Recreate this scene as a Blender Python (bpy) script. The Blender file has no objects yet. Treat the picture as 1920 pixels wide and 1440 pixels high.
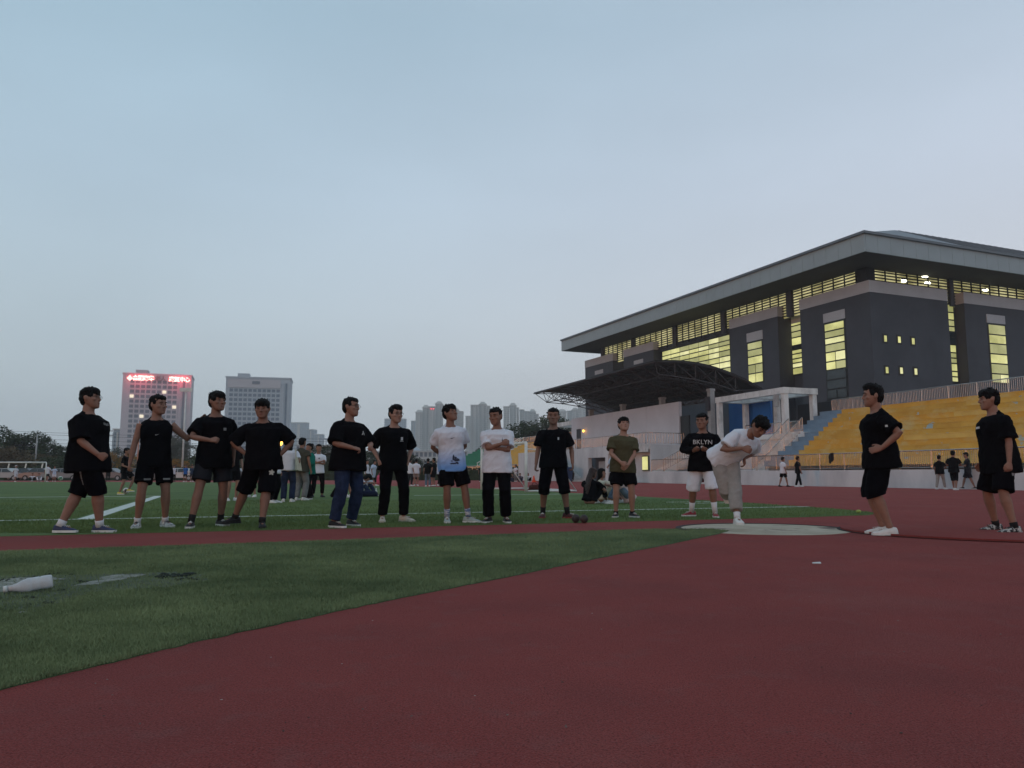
import bpy, bmesh, math, random
from mathutils import Vector, Matrix, noise, Quaternion
from mathutils.bvhtree import BVHTree
R = math.radians
random.seed(7)
scene = bpy.context.scene
C = scene.collection

# ------------------------------------------------------------------ camera
PITCH = math.atan(170 / 1450)
cam_d = bpy.data.cameras.new('camera')
cam_d.sensor_width = 36.0
cam_d.lens = 1450 / 1920 * 36.0
cam_d.clip_start = 0.05
cam_d.clip_end = 12000
cam = bpy.data.objects.new('camera', cam_d)
C.objects.link(cam)
cam.location = (0, 0, 0.7)
cam.rotation_euler = (math.pi / 2 + PITCH, 0, 0)
scene.camera = cam

# ------------------------------------------------------------------ sky, sun, exposure
SUN_AZ = Vector((-0.62, -0.785, 0)).normalized()      # the sun is setting behind the camera
SUN_EL = R(2.0)
world = bpy.data.worlds.new('World')
scene.world = world
world.use_nodes = True
nt = world.node_tree
nt.nodes.clear()
out = nt.nodes.new('ShaderNodeOutputWorld')
sky = nt.nodes.new('ShaderNodeTexSky')
sky.sky_type = 'NISHITA'
sky.sun_disc = False
sky.sun_elevation = SUN_EL
sky.sun_rotation = math.atan2(SUN_AZ.x, SUN_AZ.y)
sky.altitude = 40
sky.air_density = 1.3
sky.dust_density = 3.0
sky.ozone_density = 2.0
bg1 = nt.nodes.new('ShaderNodeBackground')
bg1.inputs['Strength'].default_value = 0.12
nt.links.new(sky.outputs['Color'], bg1.inputs['Color'])
# thin even cloud veil over the whole sky
tc = nt.nodes.new('ShaderNodeTexCoord')
sep = nt.nodes.new('ShaderNodeSeparateXYZ')
nt.links.new(tc.outputs['Generated'], sep.inputs[0])
ramp = nt.nodes.new('ShaderNodeValToRGB')
nt.links.new(sep.outputs['Z'], ramp.inputs[0])
e = ramp.color_ramp.elements
e[0].position = 0.0
e[0].color = (0.49, 0.525, 0.555, 1)
e[1].position = 0.75
e[1].color = (0.33, 0.445, 0.54, 1)
m_ = e.new(0.12); m_.color = (0.455, 0.505, 0.555, 1)
m_ = e.new(0.2); m_.color = (0.45, 0.515, 0.58, 1)
m_ = e.new(0.34); m_.color = (0.415, 0.505, 0.60, 1)
m_ = e.new(0.52); m_.color = (0.335, 0.45, 0.55, 1)
mp = nt.nodes.new('ShaderNodeMapping')
mp.inputs['Scale'].default_value = (1.0, 1.0, 2.6)
nt.links.new(tc.outputs['Generated'], mp.inputs[0])
nz = nt.nodes.new('ShaderNodeTexNoise')
nz.inputs['Scale'].default_value = 1.7
nz.inputs['Detail'].default_value = 3
nz.inputs['Roughness'].default_value = 0.5
nt.links.new(mp.outputs[0], nz.inputs['Vector'])
nr = nt.nodes.new('ShaderNodeMapRange')
nr.inputs[1].default_value = 0.3
nr.inputs[2].default_value = 0.7
nr.inputs[3].default_value = 0.925
nr.inputs[4].default_value = 1.05
nt.links.new(nz.outputs['Fac'], nr.inputs[0])
mul = nt.nodes.new('ShaderNodeVectorMath')
mul.operation = 'SCALE'
nt.links.new(ramp.outputs['Color'], mul.inputs[0])
nt.links.new(nr.outputs[0], mul.inputs['Scale'])
# the veil is clearer and bluer towards the left, greyer towards the right
xr = nt.nodes.new('ShaderNodeMapRange'); xr.interpolation_type = 'SMOOTHSTEP'
xr.inputs[1].default_value = -0.75; xr.inputs[2].default_value = 0.75
nt.links.new(sep.outputs['X'], xr.inputs[0])
tint = nt.nodes.new('ShaderNodeMix'); tint.data_type = 'RGBA'
nt.links.new(xr.outputs[0], tint.inputs[0])
tint.inputs[6].default_value = (0.89, 0.97, 0.98, 1); tint.inputs[7].default_value = (1.17, 1.065, 1.05, 1)
tm_ = nt.nodes.new('ShaderNodeMix'); tm_.data_type = 'RGBA'; tm_.blend_type = 'MULTIPLY'; tm_.inputs[0].default_value = 1.0
nt.links.new(mul.outputs[0], tm_.inputs[6]); nt.links.new(tint.outputs[2], tm_.inputs[7])
bg2 = nt.nodes.new('ShaderNodeBackground')
nt.links.new(tm_.outputs[2], bg2.inputs['Color'])
mix = nt.nodes.new('ShaderNodeMixShader')
mix.inputs[0].default_value = 0.80
nt.links.new(bg1.outputs[0], mix.inputs[1])
nt.links.new(bg2.outputs[0], mix.inputs[2])
nt.links.new(mix.outputs[0], out.inputs['Surface'])

sun_d = bpy.data.lights.new('sun', 'SUN')
sun_d.energy = 0.27
sun_d.angle = R(3)
sun_d.color = (1.0, 0.36, 0.10)
sun = bpy.data.objects.new('sun', sun_d)
C.objects.link(sun)
sdir = Vector((SUN_AZ.x * math.cos(SUN_EL), SUN_AZ.y * math.cos(SUN_EL), math.sin(SUN_EL)))
sun.rotation_euler = sdir.to_track_quat('Z', 'Y').to_euler()
sun.location = sdir * 50

vs = scene.view_settings
vs.view_transform = 'Standard'
vs.look = 'None'
vs.exposure = 0.55
vs.gamma = 1.0
scene.cycles.max_bounces = 6
scene.cycles.volume_bounces = 2

# ------------------------------------------------------------------ helpers: rays of the photograph used to measure real positions
_c, _s = math.cos(PITCH), math.sin(PITCH)
CAM = Vector((0, 0, 0.7))
def ray(u, v):
    dx = (u - 960) / 1450; dz = (720 - v) / 1450
    return Vector((dx, _c - dz * _s, _s + dz * _c))
def G(u, v, z=0.0):
    r = ray(u, v); k = (z - 0.7) / r.z
    return CAM + r * k
def P(u, v, Y):
    r = ray(u, v)
    return CAM + r * (Y / r.y)
# stadium frame: s runs along the stand away from the camera, t runs from the field to the stand
BV = Vector((-0.344, 0.939, 0)); AV = Vector((0.939, 0.344, 0))
def W(s, t, z=0.0):
    return BV * s + AV * t + Vector((0, 0, z))
def hitT(u, v, t):
    r = ray(u, v); k = t / r.dot(AV); p = CAM + r * k
    return p.dot(BV), p.z
def hitS(u, v, s):
    r = ray(u, v); k = s / r.dot(BV); p = CAM + r * k
    return p.dot(AV), p.z
# sports hall frame
HE = Vector((30.4, 64.8, 0)); HB = Vector((-0.3854, 0.9229, 0)).normalized(); HA = Vector((HB.y, -HB.x, 0))
def Hw(p, q, z=0.0):
    return HE + HA * p + HB * q + Vector((0, 0, z))
def hitP(u, v, p):
    r = ray(u, v); k = (p + HE.dot(HA)) / r.dot(HA); w = CAM + r * k
    return (w - HE).dot(HB), w.z
def hitQ(u, v, q):
    r = ray(u, v); k = (q + HE.dot(HB)) / r.dot(HB); w = CAM + r * k
    return (w - HE).dot(HA), w.z

# ------------------------------------------------------------------ helpers: materials
MATS = {}
def mat(name, col, rough=0.8, var=0.15, scale=3.0, metal=0.0, bump=0.0, bscale=60.0, emit=None, estr=1.0, col2=None, lo=0.35, hi=0.65, detail=5, spec=0.3, stretch=None):
    if name in MATS: return MATS[name]
    m = bpy.data.materials.new(name); m.use_nodes = True
    n = m.node_tree; b = n.nodes['Principled BSDF']
    b.inputs['Roughness'].default_value = rough
    b.inputs['Metallic'].default_value = metal
    b.inputs['Specular IOR Level'].default_value = spec
    tcn = n.nodes.new('ShaderNodeTexCoord')
    vec = tcn.outputs['Object']
    if stretch:
        mpn = n.nodes.new('ShaderNodeMapping'); mpn.inputs['Scale'].default_value = stretch
        n.links.new(vec, mpn.inputs[0]); vec = mpn.outputs[0]
    c1 = tuple(x * (1 - var) for x in col); c2 = tuple(min(1, x * (1 + var)) for x in col)
    if col2: c1, c2 = col, col2
    nz_ = n.nodes.new('ShaderNodeTexNoise'); nz_.inputs['Scale'].default_value = scale; nz_.inputs['Detail'].default_value = detail
    nz_.inputs['Roughness'].default_value = 0.62
    n.links.new(vec, nz_.inputs['Vector'])
    rp = n.nodes.new('ShaderNodeValToRGB')
    rp.color_ramp.elements[0].position = lo; rp.color_ramp.elements[0].color = (*c1, 1)
    rp.color_ramp.elements[1].position = hi; rp.color_ramp.elements[1].color = (*c2, 1)
    n.links.new(nz_.outputs['Fac'], rp.inputs[0])
    n.links.new(rp.outputs['Color'], b.inputs['Base Color'])
    if bump:
        nb = n.nodes.new('ShaderNodeTexNoise'); nb.inputs['Scale'].default_value = bscale; nb.inputs['Detail'].default_value = 3
        n.links.new(vec, nb.inputs['Vector'])
        bp = n.nodes.new('ShaderNodeBump'); bp.inputs['Strength'].default_value = min(1, bump); bp.inputs['Distance'].default_value = 0.02
        n.links.new(nb.outputs['Fac'], bp.inputs['Height']); n.links.new(bp.outputs[0], b.inputs['Normal'])
    if emit:
        b.inputs['Emission Color'].default_value = (*emit, 1); b.inputs['Emission Strength'].default_value = estr
    MATS[name] = m
    return m

def speckle(m, col, scale, lo, hi):
    """fine grains of another colour"""
    n = m.node_tree; b = n.nodes['Principled BSDF']; src = b.inputs['Base Color'].links[0].from_socket
    tcn = n.nodes.new('ShaderNodeTexCoord'); nz_ = n.nodes.new('ShaderNodeTexNoise'); nz_.inputs['Scale'].default_value = scale; nz_.inputs['Detail'].default_value = 2
    n.links.new(tcn.outputs['Object'], nz_.inputs['Vector'])
    mr = n.nodes.new('ShaderNodeMapRange'); mr.inputs[1].default_value = lo; mr.inputs[2].default_value = hi; n.links.new(nz_.outputs['Fac'], mr.inputs[0])
    mx = n.nodes.new('ShaderNodeMix'); mx.data_type = 'RGBA'; n.links.new(mr.outputs[0], mx.inputs[0]); n.links.new(src, mx.inputs[6]); mx.inputs[7].default_value = (*col, 1)
    n.links.new(mx.outputs[2], b.inputs['Base Color'])

# ------------------------------------------------------------------ helpers: objects
def tag(o, label=None, cat=None, group=None, kind=None):
    if label: o['label'] = label
    if cat: o['category'] = cat
    if group: o['group'] = group
    if kind: o['kind'] = kind
    return o
def thing(name, label, cat, loc=(0, 0, 0), group=None):
    o = bpy.data.objects.new(name, None); C.objects.link(o); o.location = loc
    o.empty_display_size = 0.2
    return tag(o, label, cat, group)
def origin(o):
    v = Vector((0, 0, 0))
    while o is not None:
        v += o.location; o = o.parent
    return v
def link_mesh(name, me, m, parent=None):
    o = bpy.data.objects.new(name, me); C.objects.link(o)
    if m is not None and not me.materials: me.materials.append(m)
    if parent is not None: o.parent = parent
    return o
class MB:
    """collects shapes in world coordinates; build() links them as one mesh object"""
    def __init__(s): s.v = []; s.f = []
    def add(s, vs_, fs_):
        n0 = len(s.v); s.v += [tuple(x) for x in vs_]; s.f += [tuple(i + n0 for i in f) for f in fs_]; return s
    def hexa(s, p):   # 8 corners: bottom 0-3, top 4-7
        return s.add(p, [(3, 2, 1, 0), (4, 5, 6, 7), (0, 1, 5, 4), (1, 2, 6, 5), (2, 3, 7, 6), (3, 0, 4, 7)])
    def box(s, fr, a0, a1, b0, b1, z0, z1):   # box in a frame fr(a, b, z)
        return s.hexa([fr(a0, b0, z0), fr(a1, b0, z0), fr(a1, b1, z0), fr(a0, b1, z0), fr(a0, b0, z1), fr(a1, b0, z1), fr(a1, b1, z1), fr(a0, b1, z1)])
    def beam(s, p, q, w, h, up=Vector((0, 0, 1))):
        p = Vector(p); q = Vector(q); d = (q - p).normalized(); x = d.cross(up)
        if x.length < 1e-4: x = d.cross(Vector((1, 0, 0)))
        x.normalize(); y = x.cross(d); x *= w / 2; y *= h / 2
        return s.hexa([p - x - y, p + x - y, q + x - y, q - x - y, p - x + y, p + x + y, q + x + y, q - x + y])
    def tube(s, pts, rad, n=8, cap=True):
        pts = [Vector(p) for p in pts]; k = len(pts)
        rad = rad if isinstance(rad, (list, tuple)) else [rad] * k
        vs_ = []; fs_ = []; prev = None
        for i, p in enumerate(pts):
            d = (pts[min(i + 1, k - 1)] - pts[max(i - 1, 0)])
            d = d.normalized() if d.length > 1e-9 else Vector((0, 0, 1))
            if prev is None:
                x = d.cross(Vector((0, 0, 1)))
                if x.length < 1e-3: x = d.cross(Vector((0, 1, 0)))
            else:
                x = prev - d * prev.dot(d)
            x.normalize(); prev = x; y = d.cross(x)
            for j in range(n):
                an = 2 * math.pi * j / n
                vs_.append(p + (x * math.cos(an) + y * math.sin(an)) * rad[i])
        for i in range(k - 1):
            for j in range(n):
                fs_.append((i * n + j, i * n + (j + 1) % n, (i + 1) * n + (j + 1) % n, (i + 1) * n + j))
        if cap:
            fs_.append(tuple(reversed(range(n)))); fs_.append(tuple(range((k - 1) * n, k * n)))
        return s.add(vs_, fs_)
    def lathe(s, base, prof, n=12, axis=Vector((0, 0, 1))):
        axis = Vector(axis).normalized()
        return s.tube([Vector(base) + axis * z for z, r in prof], [max(r, 1e-4) for z, r in prof], n)
    def prism(s, poly, z0, z1):
        n = len(poly); lo = [(p[0], p[1], z0) for p in poly]; hi = [(p[0], p[1], z1) for p in poly]
        return s.add(lo + hi, [tuple(reversed(range(n))), tuple(range(n, 2 * n))] + [(i, (i + 1) % n, n + (i + 1) % n, n + i) for i in range(n)])
    def ell(s, c, rx, ry, rz, rot=None, nu=12, nv=8):
        c = Vector(c); vs_ = []; fs_ = []
        for i in range(1, nv):
            th = math.pi * i / nv
            for j in range(nu):
                ph = 2 * math.pi * j / nu
                p = Vector((rx * math.sin(th) * math.cos(ph), ry * math.sin(th) * math.sin(ph), rz * math.cos(th)))
                if rot is not None: p = rot @ p
                vs_.append(c + p)
        t = Vector((0, 0, rz)); bo = -t
        if rot is not None: t = rot @ t; bo = rot @ bo
        vs_ += [c + t, c + bo]; T_ = len(vs_) - 2; B_ = T_ + 1
        for i in range(nv - 2):
            for j in range(nu):
                fs_.append((i * nu + j, (i + 1) * nu + j, (i + 1) * nu + (j + 1) % nu, i * nu + (j + 1) % nu))
        for j in range(nu):
            fs_.append((T_, j, (j + 1) % nu)); fs_.append((B_, (nv - 2) * nu + (j + 1) % nu, (nv - 2) * nu + j))
        return s.add(vs_, fs_)
    def mesh(s, name, parent=None, smooth=False):
        o = origin(parent) if parent is not None else Vector((0, 0, 0))
        me = bpy.data.meshes.new(name)
        me.from_pydata([(x[0] - o.x, x[1] - o.y, x[2] - o.z) for x in s.v], [], s.f)
        if smooth: me.polygons.foreach_set('use_smooth', [True] * len(me.polygons))
        me.update(); return me
    def build(s, name, m, parent=None, smooth=False, kind=None):
        o = link_mesh(name, s.mesh(name, parent, smooth), m, parent)
        if kind: o['kind'] = kind
        return o
def recalc(o):
    bm = bmesh.new(); bm.from_mesh(o.data); bmesh.ops.recalc_face_normals(bm, faces=bm.faces); bm.to_mesh(o.data); bm.free(); return o
def box(name, m, parent, fr, *a):
    return recalc(MB().box(fr, *a).build(name, m, parent))
def ID(x, y, z): return Vector((x, y, z))
def sheet(name, pts, z, m, parent=None):
    """flat ground sheet, triangulated"""
    me = bpy.data.meshes.new(name); bm = bmesh.new()
    f = bm.faces.new([bm.verts.new((p[0], p[1], z)) for p in pts])
    ex = bmesh.ops.extrude_edge_only(bm, edges=list(bm.edges)); sk = [x for x in ex['geom'] if isinstance(x, bmesh.types.BMVert)]
    for x in sk: x.co.z -= 0.012
    bmesh.ops.triangulate(bm, faces=[f]); bmesh.ops.recalc_face_normals(bm, faces=bm.faces)
    if bm.faces and sum(x.normal.z for x in bm.faces) < 0: bmesh.ops.reverse_faces(bm, faces=bm.faces)
    bm.to_mesh(me); bm.free()
    o = link_mesh(name, me, m, parent)
    if parent is None: o['kind'] = 'structure'
    return o
def copy_tree(o, parent=None):
    c_ = o.copy(); C.objects.link(c_); c_.parent = parent
    for ch in list(o.children): copy_tree(ch, c_)
    return c_
# ================================================================== materials of the setting
M_track = mat('red_track_rubber', (0.275, 0.052, 0.046), 0.95, scale=0.5, col2=(0.335, 0.066, 0.057), bump=1.0, bscale=150, spec=0.1)
speckle(M_track, (0.215, 0.050, 0.046), 1.1, 0.48, 0.85); speckle(M_track, (0.33, 0.105, 0.09), 0.7, 0.54, 0.95); speckle(M_track, (0.27, 0.095, 0.085), 6.5, 0.56, 0.95); speckle(M_track, (0.110, 0.022, 0.022), 150, 0.46, 0.76); speckle(M_track, (0.36, 0.15, 0.14), 230, 0.60, 0.78); speckle(M_track, (0.5, 0.45, 0.42), 21, 0.775, 0.79)
def sheen(m, w, tint, r=0.5):
    b = m.node_tree.nodes['Principled BSDF']; b.inputs['Sheen Weight'].default_value = w; b.inputs['Sheen Roughness'].default_value = r; b.inputs['Sheen Tint'].default_value = (*tint, 1)
sheen(M_track, 0.10, (1.0, 0.50, 0.48), 0.35)
M_turf = mat('football_turf', (0.066, 0.104, 0.038), 0.95, scale=0.35, col2=(0.100, 0.145, 0.050), bump=0.6, bscale=120, spec=0.1)
M_turf2 = mat('worn_turf', (0.062, 0.098, 0.046), 0.95, scale=2.2, col2=(0.100, 0.150, 0.070), bump=1.0, bscale=150, spec=0.1)
sheen(M_turf, 0.06, (0.7, 1.0, 0.5)); sheen(M_turf2, 0.06, (0.8, 1.0, 0.7))
M_line = mat('white_line_paint', (0.42, 0.45, 0.40), 0.9, col2=(0.62, 0.64, 0.60), scale=6)
M_ground = mat('grey_paving', (0.16, 0.16, 0.15), 0.95, 0.25, 0.3)
M_wall = mat('white_painted_wall', (0.42, 0.43, 0.45), 0.85, scale=0.55, col2=(0.60, 0.61, 0.62), lo=0.3, hi=0.6, stretch=(1, 1, 0.35))
M_wall2 = mat('pale_upper_wall', (0.56, 0.56, 0.60), 0.85, 0.06, 0.5)
M_conc = mat('stained_concrete', (0.36, 0.36, 0.35), 0.9, scale=1.1, col2=(0.66, 0.66, 0.65), lo=0.28, hi=0.55, stretch=(1, 1, 0.5))
M_yellow = mat('yellow_bench_paint', (0.56, 0.33, 0.060), 0.85, scale=0.9, col2=(0.66, 0.41, 0.085))
def wear(m, col, scale, lo, hi, st):
    """chips of another paint showing through"""
    n = m.node_tree; b = n.nodes['Principled BSDF']; src = b.inputs['Base Color'].links[0].from_socket
    tcn = n.nodes.new('ShaderNodeTexCoord'); mpn = n.nodes.new('ShaderNodeMapping'); mpn.inputs['Scale'].default_value = st
    mpn.inputs['Rotation'].default_value = (0, 0, R(-20.1))
    n.links.new(tcn.outputs['Object'], mpn.inputs[0])
    nz_ = n.nodes.new('ShaderNodeTexNoise'); nz_.inputs['Scale'].default_value = scale; nz_.inputs['Detail'].default_value = 6; nz_.inputs['Roughness'].default_value = 0.65
    n.links.new(mpn.outputs[0], nz_.inputs['Vector'])
    mr = n.nodes.new('ShaderNodeMapRange'); mr.inputs[1].default_value = lo; mr.inputs[2].default_value = hi
    n.links.new(nz_.outputs['Fac'], mr.inputs[0])
    mx = n.nodes.new('ShaderNodeMix'); mx.data_type = 'RGBA'
    n.links.new(mr.outputs[0], mx.inputs[0]); n.links.new(src, mx.inputs[6]); mx.inputs[7].default_value = (*col, 1)
    n.links.new(mx.outputs[2], b.inputs['Base Color'])
wear(M_yellow, (0.56, 0.43, 0.19), 0.8, 0.48, 0.70, (1, 0.6, 1.3))
wear(M_yellow, (0.34, 0.43, 0.45), 0.75, 0.635, 0.65, (1.2, 0.8, 1.5))
M_YEL = [M_yellow]
for nm_, c1_, c2_ in (('orange_yellow_bench_paint', (0.56, 0.295, 0.045), (0.63, 0.35, 0.06)), ('faded_yellow_bench_paint', (0.58, 0.37, 0.095), (0.66, 0.45, 0.13)), ('ochre_bench_paint', (0.50, 0.28, 0.05), (0.58, 0.35, 0.07))):
    m_ = mat(nm_, c1_, 0.85, scale=0.8, col2=c2_); wear(m_, (0.56, 0.43, 0.19), 0.9, 0.50, 0.70, (1, 0.6, 1.3)); wear(m_, (0.34, 0.43, 0.45), 0.8, 0.63, 0.645, (1.3, 0.9, 1.6)); M_YEL.append(m_)
M_bluegrey = mat('blue_grey_bench_paint', (0.17, 0.25, 0.33), 0.85, 0.12, 0.8)
M_green = mat('green_bench_paint', (0.03, 0.20, 0.11), 0.85, 0.15, 0.6)
M_steel = mat('stainless_steel', (0.40, 0.38, 0.37), 0.20, 0.05, 2, metal=1.0)
M_dsteel = mat('dark_painted_steel', (0.035, 0.028, 0.034), 0.5, 0.2, 4)
M_canopy = mat('dark_canopy_sheet', (0.013, 0.011, 0.013), 0.6, 0.15, 1)
M_blue = mat('blue_cladding', (0.014, 0.11, 0.34), 0.5, 0.08, 0.6)
M_hall = mat('charcoal_render', (0.060, 0.064, 0.078), 0.75, 0.12, 0.35)
M_cap = mat('light_grey_render', (0.43, 0.43, 0.45), 0.8, 0.07, 0.4)
M_fascia = mat('grey_metal_fascia', (0.30, 0.345, 0.36), 0.5, 0.05, 0.4)
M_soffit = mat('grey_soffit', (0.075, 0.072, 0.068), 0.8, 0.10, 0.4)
M_roof = mat('grey_metal_roof', (0.13, 0.15, 0.17), 0.5, 0.08, 0.5)
M_frame = mat('dark_window_frame', (0.02, 0.02, 0.022), 0.5, 0.1, 5)
M_lit = mat('lit_window', (0.25, 0.24, 0.12), 0.3, 0.2, 0.5, emit=(0.62, 0.60, 0.20), estr=0.70)
def lit_variation(m, a, b_, sc, st=(1, 1, 1)):
    n = m.node_tree; bs = n.nodes['Principled BSDF']
    tcn = n.nodes.new('ShaderNodeTexCoord'); mpn = n.nodes.new('ShaderNodeMapping'); mpn.inputs['Scale'].default_value = st
    n.links.new(tcn.outputs['Object'], mpn.inputs[0])
    nz_ = n.nodes.new('ShaderNodeTexNoise'); nz_.inputs['Scale'].default_value = sc; nz_.inputs['Detail'].default_value = 3
    n.links.new(mpn.outputs[0], nz_.inputs['Vector'])
    rp = n.nodes.new('ShaderNodeValToRGB'); rp.color_ramp.elements[0].position = 0.36; rp.color_ramp.elements[1].position = 0.66
    rp.color_ramp.elements[0].color = (*a, 1); rp.color_ramp.elements[1].color = (*b_, 1)
    n.links.new(nz_.outputs['Fac'], rp.inputs[0]); n.links.new(rp.outputs['Color'], bs.inputs['Emission Color'])
lit_variation(M_lit, (0.34, 0.335, 0.11), (0.70, 0.68, 0.28), 0.32, (1, 1, 1.8))
M_louv = mat('lit_clerestory', (0.2, 0.19, 0.08), 0.4, 0.2, 0.5, emit=(0.55, 0.48, 0.14), estr=0.55)
lit_variation(M_louv, (0.26, 0.23, 0.09), (0.72, 0.66, 0.34), 0.5)
M_lamp = mat('bright_hall_lamp', (1, 1, 0.9), 0.3, 0, 1, emit=(1, 0.97, 0.75), estr=6)
M_dglass = mat('dark_window_glass', (0.035, 0.045, 0.05), 0.12, 0.2, 1, spec=0.5)
M_pole = mat('galvanised_pole', (0.30, 0.30, 0.30), 0.6, 0.1, 2)
M_white = mat('white_goal_paint', (0.62, 0.63, 0.60), 0.5, 0.1, 3)

# ================================================================== ground
sheet('ground', [(-1900, -300), (1900, -300), (1900, 1900), (-1900, 1900)], -0.018, M_ground)
trk = [W(-40, -40), W(-40, 34.2), W(150, 34.2), W(150, 16), W(128, 6), W(108, -18), W(98, -70), W(40, -75)]
sheet('running_track', trk, -0.006, M_track)
fld = [W(10.5, -60), W(10.5, -2.4), W(10.5, 3.8), W(10.6, 8.9), W(10.75, 10.6), W(11.2, 11.3), W(13, 11.9), W(16, 12.3), W(22, 12.6), W(29, 12.6), W(39, 11.9), W(44, 11.1), W(50, 9.0), W(58, 7), W(66, 4.5), W(76, 0), W(84, -10), W(88, -24), W(88, -62)]
sheet('football_field', fld, -0.002, M_turf)
EDGE = [(-3.6, -1.2), (-2.15, 1.6), (-1.69, 2.65), (-1.36, 3.35), (-0.76, 4.37), (0.0, 5.52), (0.62, 6.51), (1.6, 8.02), (2.5, 9.44), (2.75, 9.9)]
_e = []
for (p_, q_) in zip(EDGE[:-1], EDGE[1:]):
    for j_ in range(24):
        x_ = p_[0] + (q_[0] - p_[0]) * j_ / 24; y_ = p_[1] + (q_[1] - p_[1]) * j_ / 24; r_ = 0.012 * noise.noise((x_ * 9, y_ * 9, 0)) + 0.008 * noise.noise((x_ * 40, y_ * 40, 3)); _e.append((x_ - r_, y_ + r_))
EDGE = _e + [EDGE[-1]]
near = EDGE + [(2.62, 10.28), W(9.0, 5.1)[:2], W(8.63, 1.19)[:2], W(8.46, -1.94)[:2], W(8.35, -6)[:2], W(8.2, -16)[:2], (-14, -2)]
sheet('throwing_sector_turf', near, -0.002, M_turf2)
paint = thing('field_lines', 'white painted lines on the green football turf', 'line', (0, 0, 0))
paint['kind'] = 'structure'; del paint['category']
for (s0, s1, t0, t1) in ((13.93, 14.05, -60, 12.1), (14.05, 28.3, -2.2, -1.94), (28.2, 28.32, -60, -2.2), (26.0, 26.1, 6, 12.6)):
    sheet('line', [W(s0, t0), W(s0, t1), W(s1, t1), W(s1, t0)], 0.002, M_line, paint)
for sA in (16.5, 17.4):
    sheet('line', [W(sA, 10.6), W(sA, 12.0), W(sA + 0.12, 12.0), W(sA + 0.12, 10.6)], 0.002, M_line, paint)

# shot put circle: pale concrete disc set a little below the rubber, with a dark rim
M_disc = mat('sandy_concrete', (0.37, 0.31, 0.235), 0.95, scale=2.2, col2=(0.50, 0.43, 0.335), bump=0.5, bscale=90)
wear(M_disc, (0.08, 0.05, 0.05), 1.6, 0.57, 0.66, (1, 1, 1))
ringc = G(1432, 991)
circ = thing('shot_put_circle', 'pale sandy concrete throwing circle with dark rim', 'throwing circle', (ringc.x, ringc.y, 0))
mb = MB(); mb.prism([(ringc.x + 1.06 * math.cos(a_), ringc.y + 1.06 * math.sin(a_)) for a_ in [i * math.pi / 32 for i in range(64)]], -0.03, -0.003)
mb.build('disc', M_disc, circ)
mb = MB(); n = 40
for i in range(n):
    a0, a1 = R(-18) + R(216) * i / n, R(-18) + R(216) * (i + 1) / n
    p = lambda r, a_, z: Vector((ringc.x + r * math.cos(a_), ringc.y + r * math.sin(a_), z))
    mb.hexa([p(1.06, a0, -0.01), p(1.13, a0, -0.01), p(1.13, a1, -0.01), p(1.06, a1, -0.01), p(1.06, a0, 0.004), p(1.13, a0, 0.003), p(1.13, a1, 0.003), p(1.06, a1, 0.004)])
recalc(mb.build('rim', mat('dark_rim', (0.03, 0.018, 0.02), 0.8), circ))
# second, larger raised rubber disc on the right
dc = G(1870, 985); dc = Vector((6.35, 9.75, 0))
big = thing('throwing_pad', 'large round raised red rubber pad under the two men on the right', 'rubber pad', (dc.x, dc.y, 0))
mb = MB(); poly = [(dc.x + 2.15 * math.cos(a_), dc.y + 1.75 * math.sin(a_)) for a_ in [i * math.pi / 48 for i in range(96)]]
mb.prism(poly, -0.02, 0.022)
recalc(mb.build('pad', M_track, big))
mb = MB()
for i in range(96):
    p0, p1 = poly[i], poly[(i + 1) % 96]
    sc = lambda p_, k: Vector((dc.x + (p_[0] - dc.x) * k, dc.y + (p_[1] - dc.y) * k, 0))
    mb.hexa([sc(p0, 1.001), sc(p0, 1.022), sc(p1, 1.022), sc(p1, 1.001)] + [x + Vector((0, 0, 0.003)) for x in (sc(p0, 1.001), sc(p0, 1.022), sc(p1, 1.022), sc(p1, 1.001))])
recalc(mb.build('groove', mat('black_joint', (0.012, 0.008, 0.009), 0.9), big))

# ================================================================== railings
def railing(label, pts, h=1.0, spacing=0.125, m=M_steel, r=0.014, group=None, post=2.0, name='railing'):
    base = Vector(pts[0]); t_ = thing(name, label, 'railing', base, group)
    mb = MB(); mb.tube([Vector(p) + Vector((0, 0, h)) for p in pts], 0.032, 8); mb.build('handrail', m, t_, True)
    mb = MB(); mb.tube([Vector(p) + Vector((0, 0, 0.10)) for p in pts], 0.018, 6); mb.build('bottom_rail', m, t_, True)
    mb = MB(); mp_ = MB()
    for a, b_ in zip(pts[:-1], pts[1:]):
        a = Vector(a); b_ = Vector(b_); L = (b_ - a).length; k = max(1, int(L / spacing))
        for i in range(k):
            p_ = a.lerp(b_, i / k); mb.tube([p_ + Vector((0, 0, 0.10)), p_ + Vector((0, 0, h))], r, 5, False)
        k = max(1, int(L / post))
        for i in range(k + 1):
            p_ = a.lerp(b_, i / k); mp_.tube([p_, p_ + Vector((0, 0, h))], 0.024, 6, False)
    o = mb.build('baluster', m, t_, True, 'stuff'); o = mp_.build('post', m, t_, True, 'stuff')
    return t_

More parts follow.
